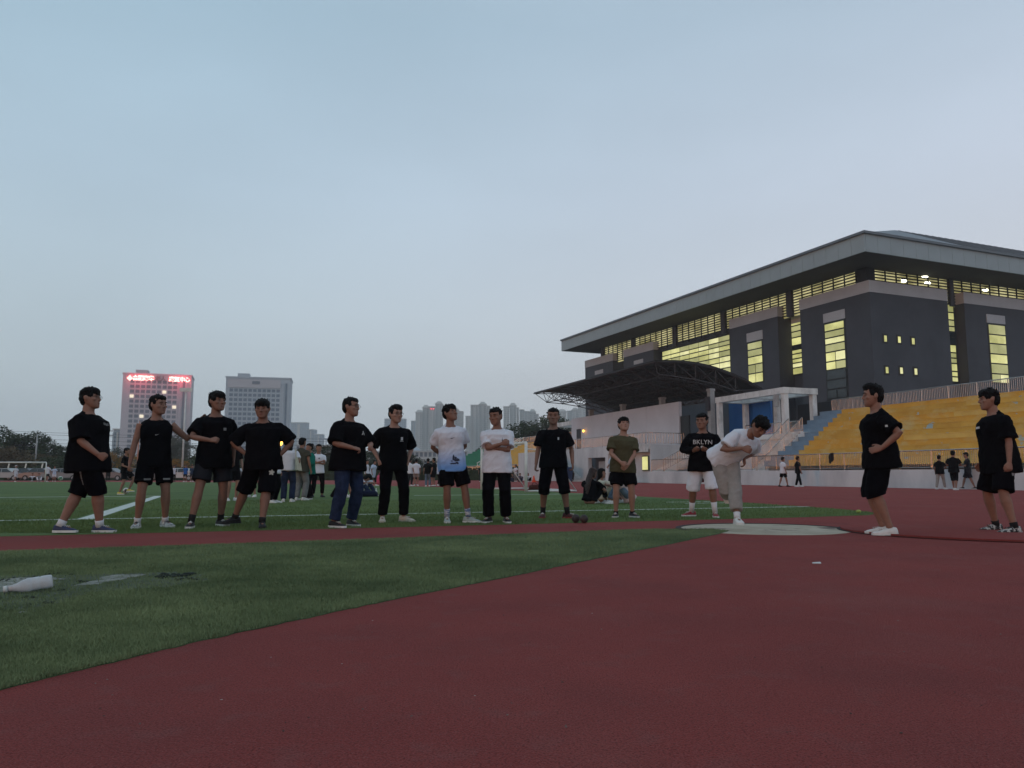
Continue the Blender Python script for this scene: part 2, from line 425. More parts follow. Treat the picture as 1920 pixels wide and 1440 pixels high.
# ================================================================== near stand (yellow benches)
N_ROW = 12
def tier(m, par, s0, s1, t0, z1):  # the front lip is added for a thin shadow line along each row
    """bench step with a small lip added to cast a shadow line"""
    pf_ = [(t0, z1 - 0.40), (t0, z1 - 0.04), (t0 - 0.014, z1 - 0.04), (t0 - 0.014, z1), (t0 + 0.565, z1), (t0 + 0.565, z1 - 0.40)]; n_ = len(pf_)
    vs_ = [W(s0, t, z) for t, z in pf_] + [W(s1, t, z) for t, z in pf_]
    return recalc(MB().add(vs_, [tuple(range(n_)), tuple(reversed(range(n_, 2 * n_)))] + [(i, n_ + i, n_ + (i + 1) % n_, (i + 1) % n_) for i in range(n_)]).build('tier', m, par))
def row_tz(i): return 34.8 + 0.6 * i, 1.33 + 0.335 * (i + 1)
stand = thing('yellow_stand', 'worn yellow stepped spectator stand with a blue grey strip', 'stand', W(28, 38, 0))
for i in range(N_ROW):
    t0, z1 = row_tz(i); sb = 41.9 + 2.1 * i / (N_ROW - 1); se = 44.4 if t0 < 38.3 else 46.2
    cut_ = [8, 16 + 3 * math.sin(i * 2.1), 25 + 3 * math.sin(i * 1.3 + 1), 33 + 3 * math.sin(i * 1.7 + 2), sb]
    for j_ in range(4): tier(M_YEL[(i * 5 + j_ * 3 + (i * j_) % 2) % 4], stand, cut_[j_] + 0.006, cut_[j_ + 1], t0, z1)
    tier(M_bluegrey, stand, sb, se, t0 + 0.001, z1 - 0.001)
box('base_wall', M_conc, stand, W, 8, 44.3, 42.0, 42.25, 0, 5.33)
for s_ in (8, 44.1):
  mb = MB(); mb.hexa([W(s_, 34.9, 0), W(s_ + 0.2, 34.9, 0), W(s_ + 0.2, 41.9, 0), W(s_, 41.9, 0), W(s_, 34.9, 1.2), W(s_ + 0.2, 34.9, 1.2), W(s_ + 0.2, 41.9, 4.95), W(s_, 41.9, 4.95)])
  recalc(mb.build('side_wall', M_conc, stand))
box('top_walkway', M_conc, stand, W, 8, 46.4, 42.3, 45.0, 5.0, 5.28)
wallT = thing('low_track_wall', 'low stained white wall along the red track below the yellow stand', 'wall', W(36, 34, 0))
box('wall_body', M_wall, wallT, W, 8, 58.4, 33.85, 34.15, -0.02, 0.97)
box('walkway', M_conc, wallT, W, 8, 58.4, 34.15, 34.85, 0.6, 0.955)
railing('steel railing on the low white wall in front of the yellow stand', [W(8, 34.0, 0.97), W(58.2, 34.0, 0.97)], 0.98)
railing('steel railing along the top of the yellow stand', [W(8, 42.6, 5.28), W(46.2, 42.6, 5.28)], 1.0, group=None)
# litter of black cloth on the railing
mb = MB(); jp = W(hitT(1558, 858, 33.9)[0], 33.93, 0)
mb.ell(jp + Vector((0, 0, 1.72)), 0.17, 0.10, 0.27); mb.ell(jp + Vector((0.05, -0.03, 1.93)), 0.14, 0.10, 0.08); mb.ell(jp + Vector((-0.08, 0.02, 1.50)), 0.07, 0.06, 0.16)
tag(mb.build('hung_jacket', mat('black_cloth_far', (0.01, 0.01, 0.012), 0.9), None, True), 'black jacket hung over the steel railing of the low wall', 'jacket')

# side stair and white concrete frame
st_ = thing('concrete_stair', 'concrete stair with steel rails beside the blue grey benches', 'stair', W(45.2, 36.5, 0))
for i in range(14):
    t0 = 35.0 + 0.235 * i
    box('step', M_conc, st_, W, 44.45, 46.0, t0, t0 + 0.24, max(0.5, 0.96 + 0.2 * i - 0.5), 0.96 + 0.2 * (i + 1))
for s_ in (44.5, 45.95):
    railing('sloping steel stair rail ' + ('next to the blue grey benches' if s_ < 45 else 'behind the bending thrower'), [W(s_, 35.0, 1.0), W(s_, 38.3, 3.75)], 1.0)
pf = thing('stair_platform', 'pale concrete platform and wall under the white post frame', 'platform', W(50, 40, 0))
box('slab', M_conc, pf, W, 44.45, 58.8, 38.3, 44.8, 3.35, 3.72)
box('front_wall', M_wall, pf, W, 46.1, 58.8, 38.45, 38.7, 0, 3.34)
box('side_wall', M_wall2, pf, W, 46.05, 46.3, 35.0, 38.4, 0, 2.2)
fr = thing('post_frame', 'white weathered concrete post and beam frame beside the canopy', 'frame', W(50.5, 39.7, 3.72))
for (s_, t_) in ((46.5, 38.5), (46.5, 41.1), (54.6, 38.5), (50.6, 41.1), (54.6, 41.1)):
    box('post', M_conc, fr, W, s_ - 0.19, s_ + 0.19, t_ - 0.19, t_ + 0.19, 3.72, 6.66)
for (s0, s1, t0, t1) in ((46.25, 54.85, 38.25, 38.76), (46.25, 54.85, 40.84, 41.36)):
    box('beam', M_conc, fr, W, s0, s1, t0, t1, 6.66, 7.12)
for (s0, s1) in ((46.24, 46.76), (50.34, 50.86), (54.34, 54.86)):
    box('beam', M_conc, fr, W, s0, s1, 38.77, 40.83, 6.67, 7.11)
box('loudspeaker', M_pole, fr, W, 46.75, 47.1, 37.95, 38.2, 5.7, 6.6)
bw = thing('blue_clad_wall', 'flat blue clad wall behind the white post frame', 'wall', W(55, 41.6, 3.72))
box('panel', M_blue, bw, W, 51.9, 54.2, 41.5, 41.7, 3.72, 7.0); box('panel', M_blue, bw, W, 54.24, 57.5, 41.5, 41.7, 3.72, 7.0)
box('dark_end', M_frame, bw, W, 47.2, 51.6, 44.0, 44.2, 3.72, 6.4)
railing('short steel railing on the platform inside the white post frame', [W(47.0, 40.2, 3.72), W(53.5, 40.2, 3.72)], 1.0)

# ================================================================== podium with the canopied stand
pod = thing('podium', 'white podium building with a doorway and one lit window below the canopy', 'podium', W(72, 36, 0))
s_door0, _ = hitT(1135, 880, 33.8); s_door1, _ = hitT(1103, 880, 33.8); s_rec, _ = hitT(1140, 880, 33.8)
box('wall', M_wall, pod, W, s_rec, s_door0, 33.8, 34.2, 0, 3.34)
box('wall', M_wall, pod, W, s_door1, 90, 33.8, 34.2, 0, 3.34)
box('wall', M_wall, pod, W, s_door0, s_door1, 33.8, 34.2, 2.35, 3.34)
box('door_recess', M_hall, pod, W, s_door0, s_door1, 34.6, 34.8, 0, 2.35)
dr = box('door', M_pole, pod, W, s_door0 + 0.25, s_door1 - 0.9, 34.52, 34.58, 0.02, 2.0)
box('handle', M_frame, dr, W, s_door0 + 0.4, s_door0 + 0.45, 34.46, 34.51, 0.95, 1.25)
box('wall', M_wall, pod, W, 59.0, s_rec, 34.7, 35.0, 0, 2.66)
box('fascia', M_conc, pod, W, 58.95, s_rec, 33.85, 34.15, 2.66, 3.35)
box('slab', M_conc, pod, W, 59.0, 90, 34.2, 45, 2.9, 3.30)
box('end_wall', M_wall, pod, W, 58.85, 59.0, 34.3, 45, 0, 3.3)
s0, z1 = hitT(1215.5, 856, 34.65); s1, z0 = hitT(1206, 881, 34.65)
wn = box('window', M_frame, pod, W, s0 - 0.55, s1 + 0.08, 34.60, 34.69, z0 - 0.08, z1 + 0.08)
box('pane', M_lit, wn, W, s0, s1, 34.56, 34.595, z0, z1); box('pane', M_dglass, wn, W, s0 - 0.5, s0 - 0.06, 34.56, 34.595, z0, z1)
railing('steel railing along the edge of the white podium', [W(88, 34.0, 3.34), W(59.2, 34.0, 3.34), W(59.2, 39.2, 3.34)], 1.0, 0.25, r=0.026)
st2 = thing('podium_stair', 'pale concrete stair rising behind the low wall to the podium', 'stair', W(57.6, 36.5, 0))
for i in range(14):
    t0 = 34.3 + 0.36 * i; box('step', M_conc, st2, W, 56.8, 58.4, t0, t0 + 0.365, max(0, 0.9 + 0.172 * i - 0.4), 0.9 + 0.172 * (i + 1))
railing('sloping steel rail of the podium stair behind the low wall', [W(56.8, 34.3, 0.95), W(56.8, 39.2, 3.3)], 1.0, 0.25, r=0.026)
ds = thing('dark_stair', 'dark railed outside stair leaning on the white podium wall', 'stair', W(76, 33, 0))
for i in range(18):
    s_ = 71.0 + 0.45 * i
    box('step', M_conc, ds, W, s_, s_ + 0.455, 32.5, 33.78, max(0, 0.185 * i - 0.12), 0.185 * (i + 1))
M_brown = mat('brown_steel', (0.05, 0.032, 0.03), 0.5, 0.2, 3)
mb = MB()
mb.beam(W(70.6, 32.42, 0.5), W(79.2, 32.42, 3.9), 0.04, 0.72); mb.build('balustrade', M_brown, ds)
mb = MB(); mb.tube([W(70.6, 32.42, 0.98), W(79.2, 32.42, 4.4)], 0.035, 8); mb.build('handrail', M_steel, ds, True)
bp = W(hitT(1068, 905, 32.2)[0], 32.0, 0)
bn = thing('recycling_bin', 'tall dark blue bin at the foot of the white podium', 'bin', bp)
mb = MB(); mb.hexa([bp + Vector(v_) for v_ in ((-.38, -.4, 0.08), (.38, -.4, .08), (.38, .4, .08), (-.38, .4, .08), (-.5, -.5, 1.3), (.5, -.5, 1.3), (.5, .5, 1.3), (-.5, .5, 1.3))])
M_bin = mat('blue_bin_plastic', (0.01, 0.03, 0.09), 0.5, 0.1); mb.build('body', M_bin, bn)
mb = MB(); mb.hexa([bp + Vector(v_) for v_ in ((-.54, -.54, 1.302), (.54, -.54, 1.302), (.54, .54, 1.302), (-.54, .54, 1.302), (-.4, -.35, 1.45), (.4, -.35, 1.45), (.4, .45, 1.48), (-.4, .45, 1.48))]); mb.build('lid', M_bin, bn)
for x_ in (-.4, .4):
    mb = MB(); mb.tube([bp + Vector((x_ - .05, .3, 0.1)), bp + Vector((x_ + .05, .3, .1))], 0.1, 12); mb.build('wheel', M_frame, bn)
# back wall of the canopied stand and columns
cw = thing('grandstand_wall', 'long pale lilac wall under the dark truss canopy', 'wall', W(70, 39.4, 3.35))
cuts = [59.8, 65.5, 72.5, 83.0]
for a_, b_ in zip(cuts[:-1], cuts[1:]): box('panel', M_wall2, cw, W, a_ + 0.02, b_ - 0.02, 37.85, 38.15, 3.35, 7.22)
box('door', M_frame, cw, W, 58.4, 59.75, 37.95, 38.1, 3.35, 5.9)
box('door', M_frame, cw, W, 80.4, 81.4, 37.76, 37.84, 3.35, 5.9)
for s_ in (55.9, 63.8, 71.6, 79.2):
    c_ = thing('canopy_column', 'grey concrete column holding the truss canopy, ' + {55.9: 'nearest to the white post frame', 63.8: 'second from the white post frame', 71.6: 'third from the white post frame', 79.2: 'farthest, with a small lit lamp'}[s_], 'column', W(s_, 38.6, 3.35), 'canopy columns')
    box('shaft', M_pole, c_, W, s_ - 0.22, s_ + 0.22, 38.35, 38.8, 3.35, 7.8)
    box('cap', M_pole, c_, W, s_ - 0.27, s_ + 0.27, 38.3, 38.85, 7.8, 8.0)
    if s_ in (55.9, 79.2): box('loudspeaker', M_dsteel, c_, W, s_ - 0.25, s_ + 0.25, 38.16, 38.34, 6.1, 7.3)
M_orange = mat('orange_lamp_glass', (1, 0.6, 0.2), 0.4, 0, 1, emit=(1.0, 0.42, 0.06), estr=3.0)
lp = W(79.2, 37.6, 5.6)
wl = thing('wall_lamp', 'small lit orange lamp on the farthest canopy column', 'lamp', lp)
mb = MB(); mb.ell(lp, 0.12, 0.12, 0.16); mb.build('globe', M_orange, wl, True)
mb = MB(); mb.tube([lp + Vector((0, 0, 0.1)), W(79.2, 37.86, 5.8)], 0.03, 6); mb.build('bracket', M_dsteel, wl)

# ---- truss canopy
can = thing('truss_canopy', 'dark curved canopy roof on an open steel truss over the podium', 'canopy', W(69, 38, 3.35))
T_ST = [33.0, 34.9, 36.9, 38.9, 40.9, 43.4]
def ztop(t): x = (t - 33.0) / 10.4; return 9.93 + 0.35 * math.sin(math.pi * x) * 0.9 - 1.83 * x * x
S_ST = [55.6 + 26.6 * i / 12 for i in range(13)]
vs_ = []; fs_ = []; NT = 20
for i in range(13):
    for j in range(NT + 1):
        t = 32.85 + 10.7 * j / NT; vs_.append(W(S_ST[i] + (-0.15 if i == 0 else 0.15 if i == 12 else 0), t, ztop(t) + 0.12))
k = len(vs_); vs_ += [v_ + Vector((0, 0, 0.07)) for v_ in vs_]
for i in range(12):
    for j in range(NT):
        q = [i * (NT + 1) + j, (i + 1) * (NT + 1) + j, (i + 1) * (NT + 1) + j + 1, i * (NT + 1) + j + 1]; fs_ += [tuple(q), tuple(x + k for x in reversed(q))]
for j in range(NT):
    for i in (0, 12):
        q = [i * (NT + 1) + j, i * (NT + 1) + j + 1]; fs_.append((q[0], q[1], q[1] + k, q[0] + k))
for i in range(12):
    for j in (0, NT):
        q = [i * (NT + 1) + j, (i + 1) * (NT + 1) + j]; fs_.append((q[0], q[1], q[1] + k, q[0] + k))
recalc(MB().add(vs_, fs_).build('roof_sheet', M_canopy, can, True))
mb = MB(); nodes = MB()
top = [[W(s, t, ztop(t)) for t in T_ST] for s in S_ST]
def zbot(t): return ztop(t) - 1.05 - 0.25 * math.sin(math.pi * (t - 33) / 10.4)
bot = [[W((S_ST[i] + S_ST[i + 1]) / 2, (T_ST[j] + T_ST[j + 1]) / 2, zbot((T_ST[j] + T_ST[j + 1]) / 2)) for j in range(5)] for i in range(12)]
def mem(a, b_, r): mb.tube([a, b_], r, 5, False)
for i in range(13):
    for j in range(5): mem(top[i][j], top[i][j + 1], 0.045)
for i in range(12):
    for j in range(6): mem(top[i][j], top[i + 1][j], 0.045)
for i in range(12):
    for j in range(5):
        for a_, b_ in ((0, 0), (1, 0), (0, 1), (1, 1)): mem(bot[i][j], top[i + a_][j + b_], 0.035)
        if i < 11: mem(bot[i][j], bot[i + 1][j], 0.045)
        if j < 4: mem(bot[i][j], bot[i][j + 1], 0.045)
        nodes.ell(bot[i][j], 0.09, 0.09, 0.09, None, 6, 4)
# edge truss on the near gable end
for j in range(5):
    tm0 = T_ST[j]; tm1 = T_ST[j + 1]
    a_ = W(55.6, tm0 + (0.25 if j == 0 else 0), zbot(tm0) + (0.1 if j == 0 else 0)); b_ = W(55.6, tm1, zbot(tm1) if j < 4 else ztop(tm1))
    mem(a_, b_, 0.06); mem(a_, top[0][j], 0.045); mem(b_, top[0][j], 0.04)
M_truss = mat('grey_truss_steel', (0.048, 0.042, 0.044), 0.5, 0.2, 2)
mb.build('truss', M_truss, can, True, 'stuff'); nodes.build('truss_node', M_truss, can, True, 'stuff')
mb = MB(); mb.tube([W(55.4, 32.86, ztop(32.9) + 0.05), W(82.4, 32.86, ztop(32.9) + 0.05)], 0.06, 6); mb.build('front_gutter', M_truss, can, True)
mb = MB(); mb.tube([W(55.45, 33 + 10.4 * i / 12, ztop(33 + 10.4 * i / 12) + 0.05) for i in range(13)], 0.05, 6); mb.build('gable_edge', M_truss, can, True)

# ================================================================== far stand
fs = thing('far_stand', 'distant stepped stand painted yellow then green beyond the podium', 'stand', W(110, 38, 0))
for i in range(N_ROW):
    t0, z1 = row_tz(i)
    tier(M_yellow, fs, 91, 109.0, t0, z1)
    box('tier', M_green, fs, W, 110.6, 138 - 1.5 * i * 0.6, t0, t0 + 0.62, z1 - 0.4, z1)
    box('aisle_step', M_conc, fs, W, 109.0, 110.6, t0, t0 + 0.62, z1 - 0.41, z1 - 0.1)
box('base_wall', M_wall, fs, W, 91, 140, 33.8, 34.2, 0, 0.97)
box('rear_wall', M_conc, fs, W, 90.5, 128, 42.1, 42.3, 0, 5.3)
railing('steel railing along the top of the far green stand', [W(91, 42.2, 5.3), W(128, 42.2, 5.3)], 1.0, 0.32, r=0.04)
railing('steel railing on the base wall of the far stand', [W(90.5, 34.0, 0.97), W(139, 34.0, 0.97)], 1.0, 0.32, r=0.04)
for s_, w_ in ((109.1, 'left'), (110.5, 'right')):
    rl = thing('aisle_rail', 'white sloping aisle rail of the far stand, ' + ('next to the yellow benches' if s_ < 110 else 'next to the green benches'), 'railing', W(s_, 38, 3))
    mb = MB(); mb.tube([W(s_, 34.9, 2.4), W(s_, 41.9, 6.3)], 0.06, 6); mb.tube([W(s_, 34.9, 1.9), W(s_, 41.9, 5.8)], 0.04, 6)
    mb.build('handrail', M_white, rl)
    mb = MB()
    for j in range(6): t = 35 + 1.35 * j; mb.tube([W(s_, t, 1.4 + 0.558 * (t - 34.9)), W(s_, t, 2.4 + 0.558 * (t - 34.9))], 0.05, 6)
    mb.build('post', M_white, rl, False, 'stuff')
# small mirrored post frame at the far end of the canopy
f2 = thing('far_post_frame', 'small distant white post frame left of the canopied wall', 'frame', W(87, 40, 3.35))
for (s_, t_) in ((84.2, 39.0), (84.2, 41.5), (90.2, 39.0), (90.2, 41.5)): box('post', M_conc, f2, W, s_ - 0.22, s_ + 0.22, t_ - 0.22, t_ + 0.22, 3.3, 6.65)
for t_ in (39.0, 41.5): box('beam', M_conc, f2, W, 83.9, 90.5, t_ - 0.25, t_ + 0.25, 6.65, 7.15)
for s_ in (84.2, 90.2): box('beam', M_conc, f2, W, s_ - 0.24, s_ + 0.24, 39.26, 41.24, 6.66, 7.14)
box('rear_panel', M_dsteel, f2, W, 84.5, 90.0, 43.5, 43.7, 3.3, 6.5)
railing('steel railing inside the small distant white post frame', [W(84.6, 39.6, 4.3), W(90.0, 39.6, 4.3)], 1.0, 0.3, r=0.03)

# ================================================================== sports hall
hall = thing('sports_hall', 'large charcoal sports hall with lit windows and a wide overhanging grey roof', 'building', Hw(20, 25, 0))
ZE, ZS = 21.4, 19.85
LQ, LP = 58.9, 46.0
PV, QV = 3.9, 3.3          # face of the projecting blocks
PC, QC = 4.5, 4.1          # clerestory plane
ZC0, ZC1 = 17.34, 18.44    # light cap band
# body behind everything
box('core_wall', M_hall, hall, Hw, PC + 1.6, LP - 4, QC + 1.6, LQ - 5, 0, 17.6)
def facade_box(name, m, d0, d1, x0, x1, z0, z1, left=True, parent=hall):
    if left: return box(name, m, parent, Hw, d0, d1, x0, x1, z0, z1)
    return box(name, m, parent, Hw, x0, x1, d0, d1, z0, z1)
qa = hitP(1499, 562, PV)[0]; qb = hitP(1457, 577, PV)[0]; qc = hitP(1368, 603, PV)[0]; qd = hitP(1225, 645, PV)[0]; qe = hitP(1169, 656, PV)[0]; qf = hitP(1149, 667, PV)[0]; qg = hitP(1097, 680, PV)[0]
p_a = hitQ(1775, 545, QV)[0]; p_b = hitQ(1806, 548, QV)[0]
def block(p0, p1, q0, q1):
    b0 = box('wall_block', M_hall, hall, Hw, p0, p1, q0, q1, 0, ZC0)
    box('cap_band', M_cap, hall, Hw, p0 - 0.04, p1, q0 - 0.04, q1 + 0.04, ZC0, ZC1)
block(PV, p_a, QV, qa)
block(PV, 9.5, qb, qc); block(PV, 9.5, qd, qe); block(PV, 9.5, qf, qg)
block(p_b, 40.5, QV, 9.0)
# clerestory band: dark posts, lit panel, bars
def clere(x0, x1, left):
    pl = PC if left else QC
    facade_box('clerestory', M_louv, pl + 0.25, pl + 0.32, x0, x1, ZC1 - 1.3, ZS - 0.02, left)
    mb = MB(); n = int((x1 - x0) / 1.25); bx = lambda d0, d1, a, b_, z0, z1: mb.box(Hw, d0, d1, a, b_, z0, z1) if left else mb.box(Hw, a, b_, d0, d1, z0, z1)
    for i in range(n + 1):
        x = x0 + (x1 - x0) * i / n; bx(pl, pl + 0.12, x - 0.04, x + 0.04, ZC1 - 1.2, ZS)
    for i in range(9):
        z = ZC1 - 1.15 + i * 0.29; bx(pl + 0.02, pl + 0.20, x0, x1, z, z + 0.085)
    recalc(mb.build('louvre', M_frame, hall, False, 'stuff'))
ed = [4.9, hitP(1480, 560, PC)[0] , hitP(1356, 592, PC)[0], hitP(1265, 622, PC)[0], hitP(1187, 640, PC)[0], LQ - 5]
for a_, b_ in zip(ed[:-1], ed[1:]): clere(a_ + 0.45, b_ - 0.35, True)
for x in ed[1:]: facade_box('clerestory_post', M_hall, PC - 0.1, PC + 0.5, x - 0.35, x + 0.42, ZC1 - 1.3, ZS)
box('corner_post', M_frame, hall, Hw, PC - 0.15, 5.35, QC - 0.15, 5.1, ZC1, ZS)
ee = [5.35, hitQ(1783, 525, QC)[0], hitQ(1783, 525, QC)[0] + 14, 41]
for a_, b_ in zip(ee[:-1], ee[1:]): clere(a_ + 0.2, b_ - 0.3, False)
for x in ee[1:]: facade_box('clerestory_post', M_hall, QC - 0.1, QC + 0.5, x - 0.3, x + 0.2, ZC1 - 1.3, ZS, False)
M_lit2 = mat('lit_window_dim', (0.2, 0.2, 0.12), 0.3, 0.2, 0.5, emit=(0.5, 0.48, 0.22), estr=0.5); M_lit3 = mat('lit_window_bright', (0.3, 0.3, 0.2), 0.3, 0.2, 0.5, emit=(0.8, 0.78, 0.48), estr=0.72)
lit_variation(M_lit2, (0.32, 0.32, 0.11), (0.55, 0.54, 0.24), 0.4); lit_variation(M_lit3, (0.50, 0.49, 0.20), (0.80, 0.77, 0.40), 0.4)
LITS = [M_lit, M_lit2, M_lit3]; PANE = random.Random(21)
# recess fillers (dark returns) and windows in the gaps
def window(u0, u1, v_rows, left, pl, cols=1, lit=True, fr_m=M_frame, header=None, split=()):
    """a window measured from its pixel box; v_rows are the pane edges on its left side"""
    hit = hitP if left else hitQ
    x0, zt = hit(u0, v_rows[0], pl); x1, zb = hit(u1, v_rows[0], pl)
    zs = [hit((u0 + u1) / 2, v_, pl)[1] for v_ in v_rows]
    a_, b_ = min(x0, x1), max(x0, x1)
    wd = facade_box('window', fr_m, pl - 0.03, pl + 0.04, a_ - 0.12, b_ + 0.12, zs[-1] - 0.12, zs[0] + 0.12, left)
    for i in range(len(zs) - 1):
        nc = 2 if i in split else cols
        l_ = lit if isinstance(lit, bool) else lit[i]
        for j in range(nc):
            y0 = a_ + (b_ - a_) * j / nc + 0.06; y1 = a_ + (b_ - a_) * (j + 1) / nc - 0.06
            mm = LITS[PANE.choice((0, 0, 0, 1, 1, 2))] if l_ else M_dglass
            if left: box('pane', mm, wd, Hw, pl - 0.08, pl - 0.035, y0, y1, zs[i + 1] + 0.07, zs[i] - 0.07)
            else: box('pane', mm, wd, Hw, y0, y1, pl - 0.08, pl - 0.035, zs[i + 1] + 0.07, zs[i] - 0.07)
    if header:
        zh0 = hit((u0 + u1) / 2, header, pl)[1]
        facade_box('window_header', M_cap, pl - 0.06, pl + 0.03, a_ - 0.15, b_ + 0.1, zs[0] + 0.13, zh0, left)
    return wd
window(1546, 1583, [604, 619, 632, 644, 659, 677, 693, 712, 730, 748], True, PV, header=584, split=(4, 5, 8), lit=[1, 1, 1, 1, 1, 1, 0, 0, 0])
window(1402, 1429, [641, 655, 668, 683, 700, 718], True, PV, header=622, split=(3, 4))
zc = 5.8
window(1481, 1501, [589, 600, 611, 622, 633, 648, 656, 664, 673, 681, 690, 703], True, zc, lit=[1, 1, 1, 1, 1, 0, 1, 1, 1, 1, 1])
box('recess_band', M_cap, hall, Hw, zc - 0.1, 9, qa + 0.02, qb - 0.02, ZC0 - 0.7, ZC0 + 0.1)
window(1242, 1369, [643, 653, 661, 670, 680, 690, 701, 712, 724], True, PV + 0.9, cols=7)
box('curtain_head', M_hall, hall, Hw, PV + 0.8, 9, qc + 0.02, qd - 0.02, 17.1, 17.6)
window(1163, 1168, [676, 684, 692], True, zc)
for (u0, u1, v0, v1) in ((1189, 1206, 678, 684), (1116, 1131, 697, 703)):
    q0, z1 = hitP(u1, v0, PV); q1, z0 = hitP(u0, v1, PV); box('window_header', M_cap, hall, Hw, PV - 0.06, PV + 0.02, q0, q1, z0, z1 + 0.4)
# right hand face
for k, (uu, v0) in enumerate([(1655, 628), (1681, 630), (1707, 633), (1658, 687), (1685, 688), (1712, 690)]):
    wd = window(uu + 1, uu + 7, [v0, v0 + 14], False, QV, fr_m=M_frame)
window(1852, 1883, [609, 628, 645, 664, 682, 701, 718], False, QV, header=591, split=(5,))
pr = hitQ(1775, 600, QV)[0]
window(1775, 1786, [571, 586, 600, 612, 622, 632, 646, 661, 671, 681, 696, 706, 716], False, QV + 1.0, lit=[1, 1, 1, 1, 0, 0, 1, 1, 1, 1, 1, 1])
box('recess_wall', M_hall, hall, Hw, p_a - 0.5, p_b + 0.4, QV + 1.05, QV + 4, 0, ZC0 + 0.3)
box('recess_wall', M_hall, hall, Hw, zc + 0.05, zc + 1.5, QV + 3, LQ - 5.2, 0, ZC0 + 0.2)
# roof: soffit, fascia panels, gutter and hipped sheets
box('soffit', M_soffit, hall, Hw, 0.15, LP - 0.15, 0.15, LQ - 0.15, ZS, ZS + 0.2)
mb = MB()
nseg = 40
for i in range(nseg):
    q0, q1 = LQ * i / nseg, LQ * (i + 1) / nseg
    box('fascia_panel', M_fascia, hall, Hw, 0, 0.14, q0 + 0.012, q1 - 0.012, ZS - 0.03, ZE)
for i in range(30):
    p0, p1 = LP * i / 30, LP * (i + 1) / 30
    box('fascia_panel', M_fascia, hall, Hw, p0 + 0.15 * (i == 0) + 0.012, p1 - 0.012, 0, 0.14, ZS - 0.03, ZE)
box('fascia_panel', M_fascia, hall, Hw, 0.1, LP - 0.1, LQ - 0.14, LQ, ZS - 0.03, ZE)
mb = MB(); mb.beam(Hw(-0.06, -0.1, ZE + 0.1), Hw(-0.06, LQ, ZE + 0.1), 0.3, 0.22); mb.beam(Hw(-0.2, -0.06, ZE + 0.1), Hw(LP, -0.06, ZE + 0.1), 0.3, 0.22); recalc(mb.build('gutter', M_roof, hall))
ZR = 26.6
rf = MB().add([Hw(0, 0, ZE + 0.1), Hw(LP, 0, ZE + 0.1), Hw(LP, LQ, ZE + 0.1), Hw(0, LQ, ZE + 0.1), Hw(15.5, 10, ZR), Hw(LP - 8, 10, ZR), Hw(LP - 8, LQ - 10, ZR), Hw(15.5, LQ - 10, ZR)],
              [(0, 1, 5, 4), (1, 2, 6, 5), (2, 3, 7, 6), (3, 0, 4, 7), (4, 5, 6, 7), (3, 2, 1, 0)])
rfo = recalc(rf.build('roof', M_roof, hall))
mb = MB()
for i in range(1, 46):
    p_ = LP * i / 46
    if p_ > 15.6 and p_ < LP - 8: mb.beam(Hw(p_, 0, ZE + 0.13), Hw(p_, 10, ZR + 0.03), 0.06, 0.06)
recalc(mb.build('roof_seam', M_roof, rfo, False, 'stuff'))
# bright lamps of the hall seen through the clerestory
for (u, v) in ((1693, 527), (1733, 519), (1738, 531), (1846, 544)):
    p_, z_ = hitQ(u, v, QC + 0.2); c_ = Hw(p_, QC + 0.12, z_)
    l_ = thing('hall_lamp', 'bright white lamp shining through the hall clerestory, ' + {1693: 'left of the group of three', 1733: 'top of the group of three', 1738: 'lower right of the group of three', 1846: 'alone on the right'}[u], 'lamp', c_, 'hall lamps')
    mb = MB(); mb.ell(c_, 0.30, 0.10, 0.14, None, 12, 8); mb.build('lens', M_lamp, l_, True)
    mb = MB(); mb.lathe(c_ + Vector((0, 0, 0.10)), [(0, 0.22), (0.08, 0.14), (0.14, 0.05)], 10); mb.build('housing', M_frame, l_)
# ================================================================== background buildings
def bframe(u0, u1, v, Y, skew=0.0):
    """frame on the ground: x to the right along the facade, y backwards; returns (fr, width, height)"""
    a = P(u0, v, Y); b_ = P(u1, v, Y + skew); h = a.z
    a = Vector((a.x, a.y, 0)); b_ = Vector((b_.x, b_.y, 0)); d = (b_ - a); L = d.length; d.normalize(); nrm = Vector((-d.y, d.x, 0))
    return (lambda x, y, z: a + d * x + nrm * y + Vector((0, 0, z))), L, h
M_hosp = mat('pale_pink_facade', (0.42, 0.40, 0.42), 0.8, 0.04, 0.02)
M_hosp2 = mat('pale_blue_facade', (0.36, 0.40, 0.44), 0.8, 0.05, 0.02)
M_win = mat('far_window', (0.10, 0.12, 0.155), 0.35, 0.3, 0.05)
M_winb = mat('far_blue_window', (0.10, 0.145, 0.20), 0.3, 0.35, 0.06)
M_winlit = mat('far_lit_window', (0.5, 0.5, 0.4), 0.4, 0, 1, emit=(1.0, 0.88, 0.62), estr=0.6)
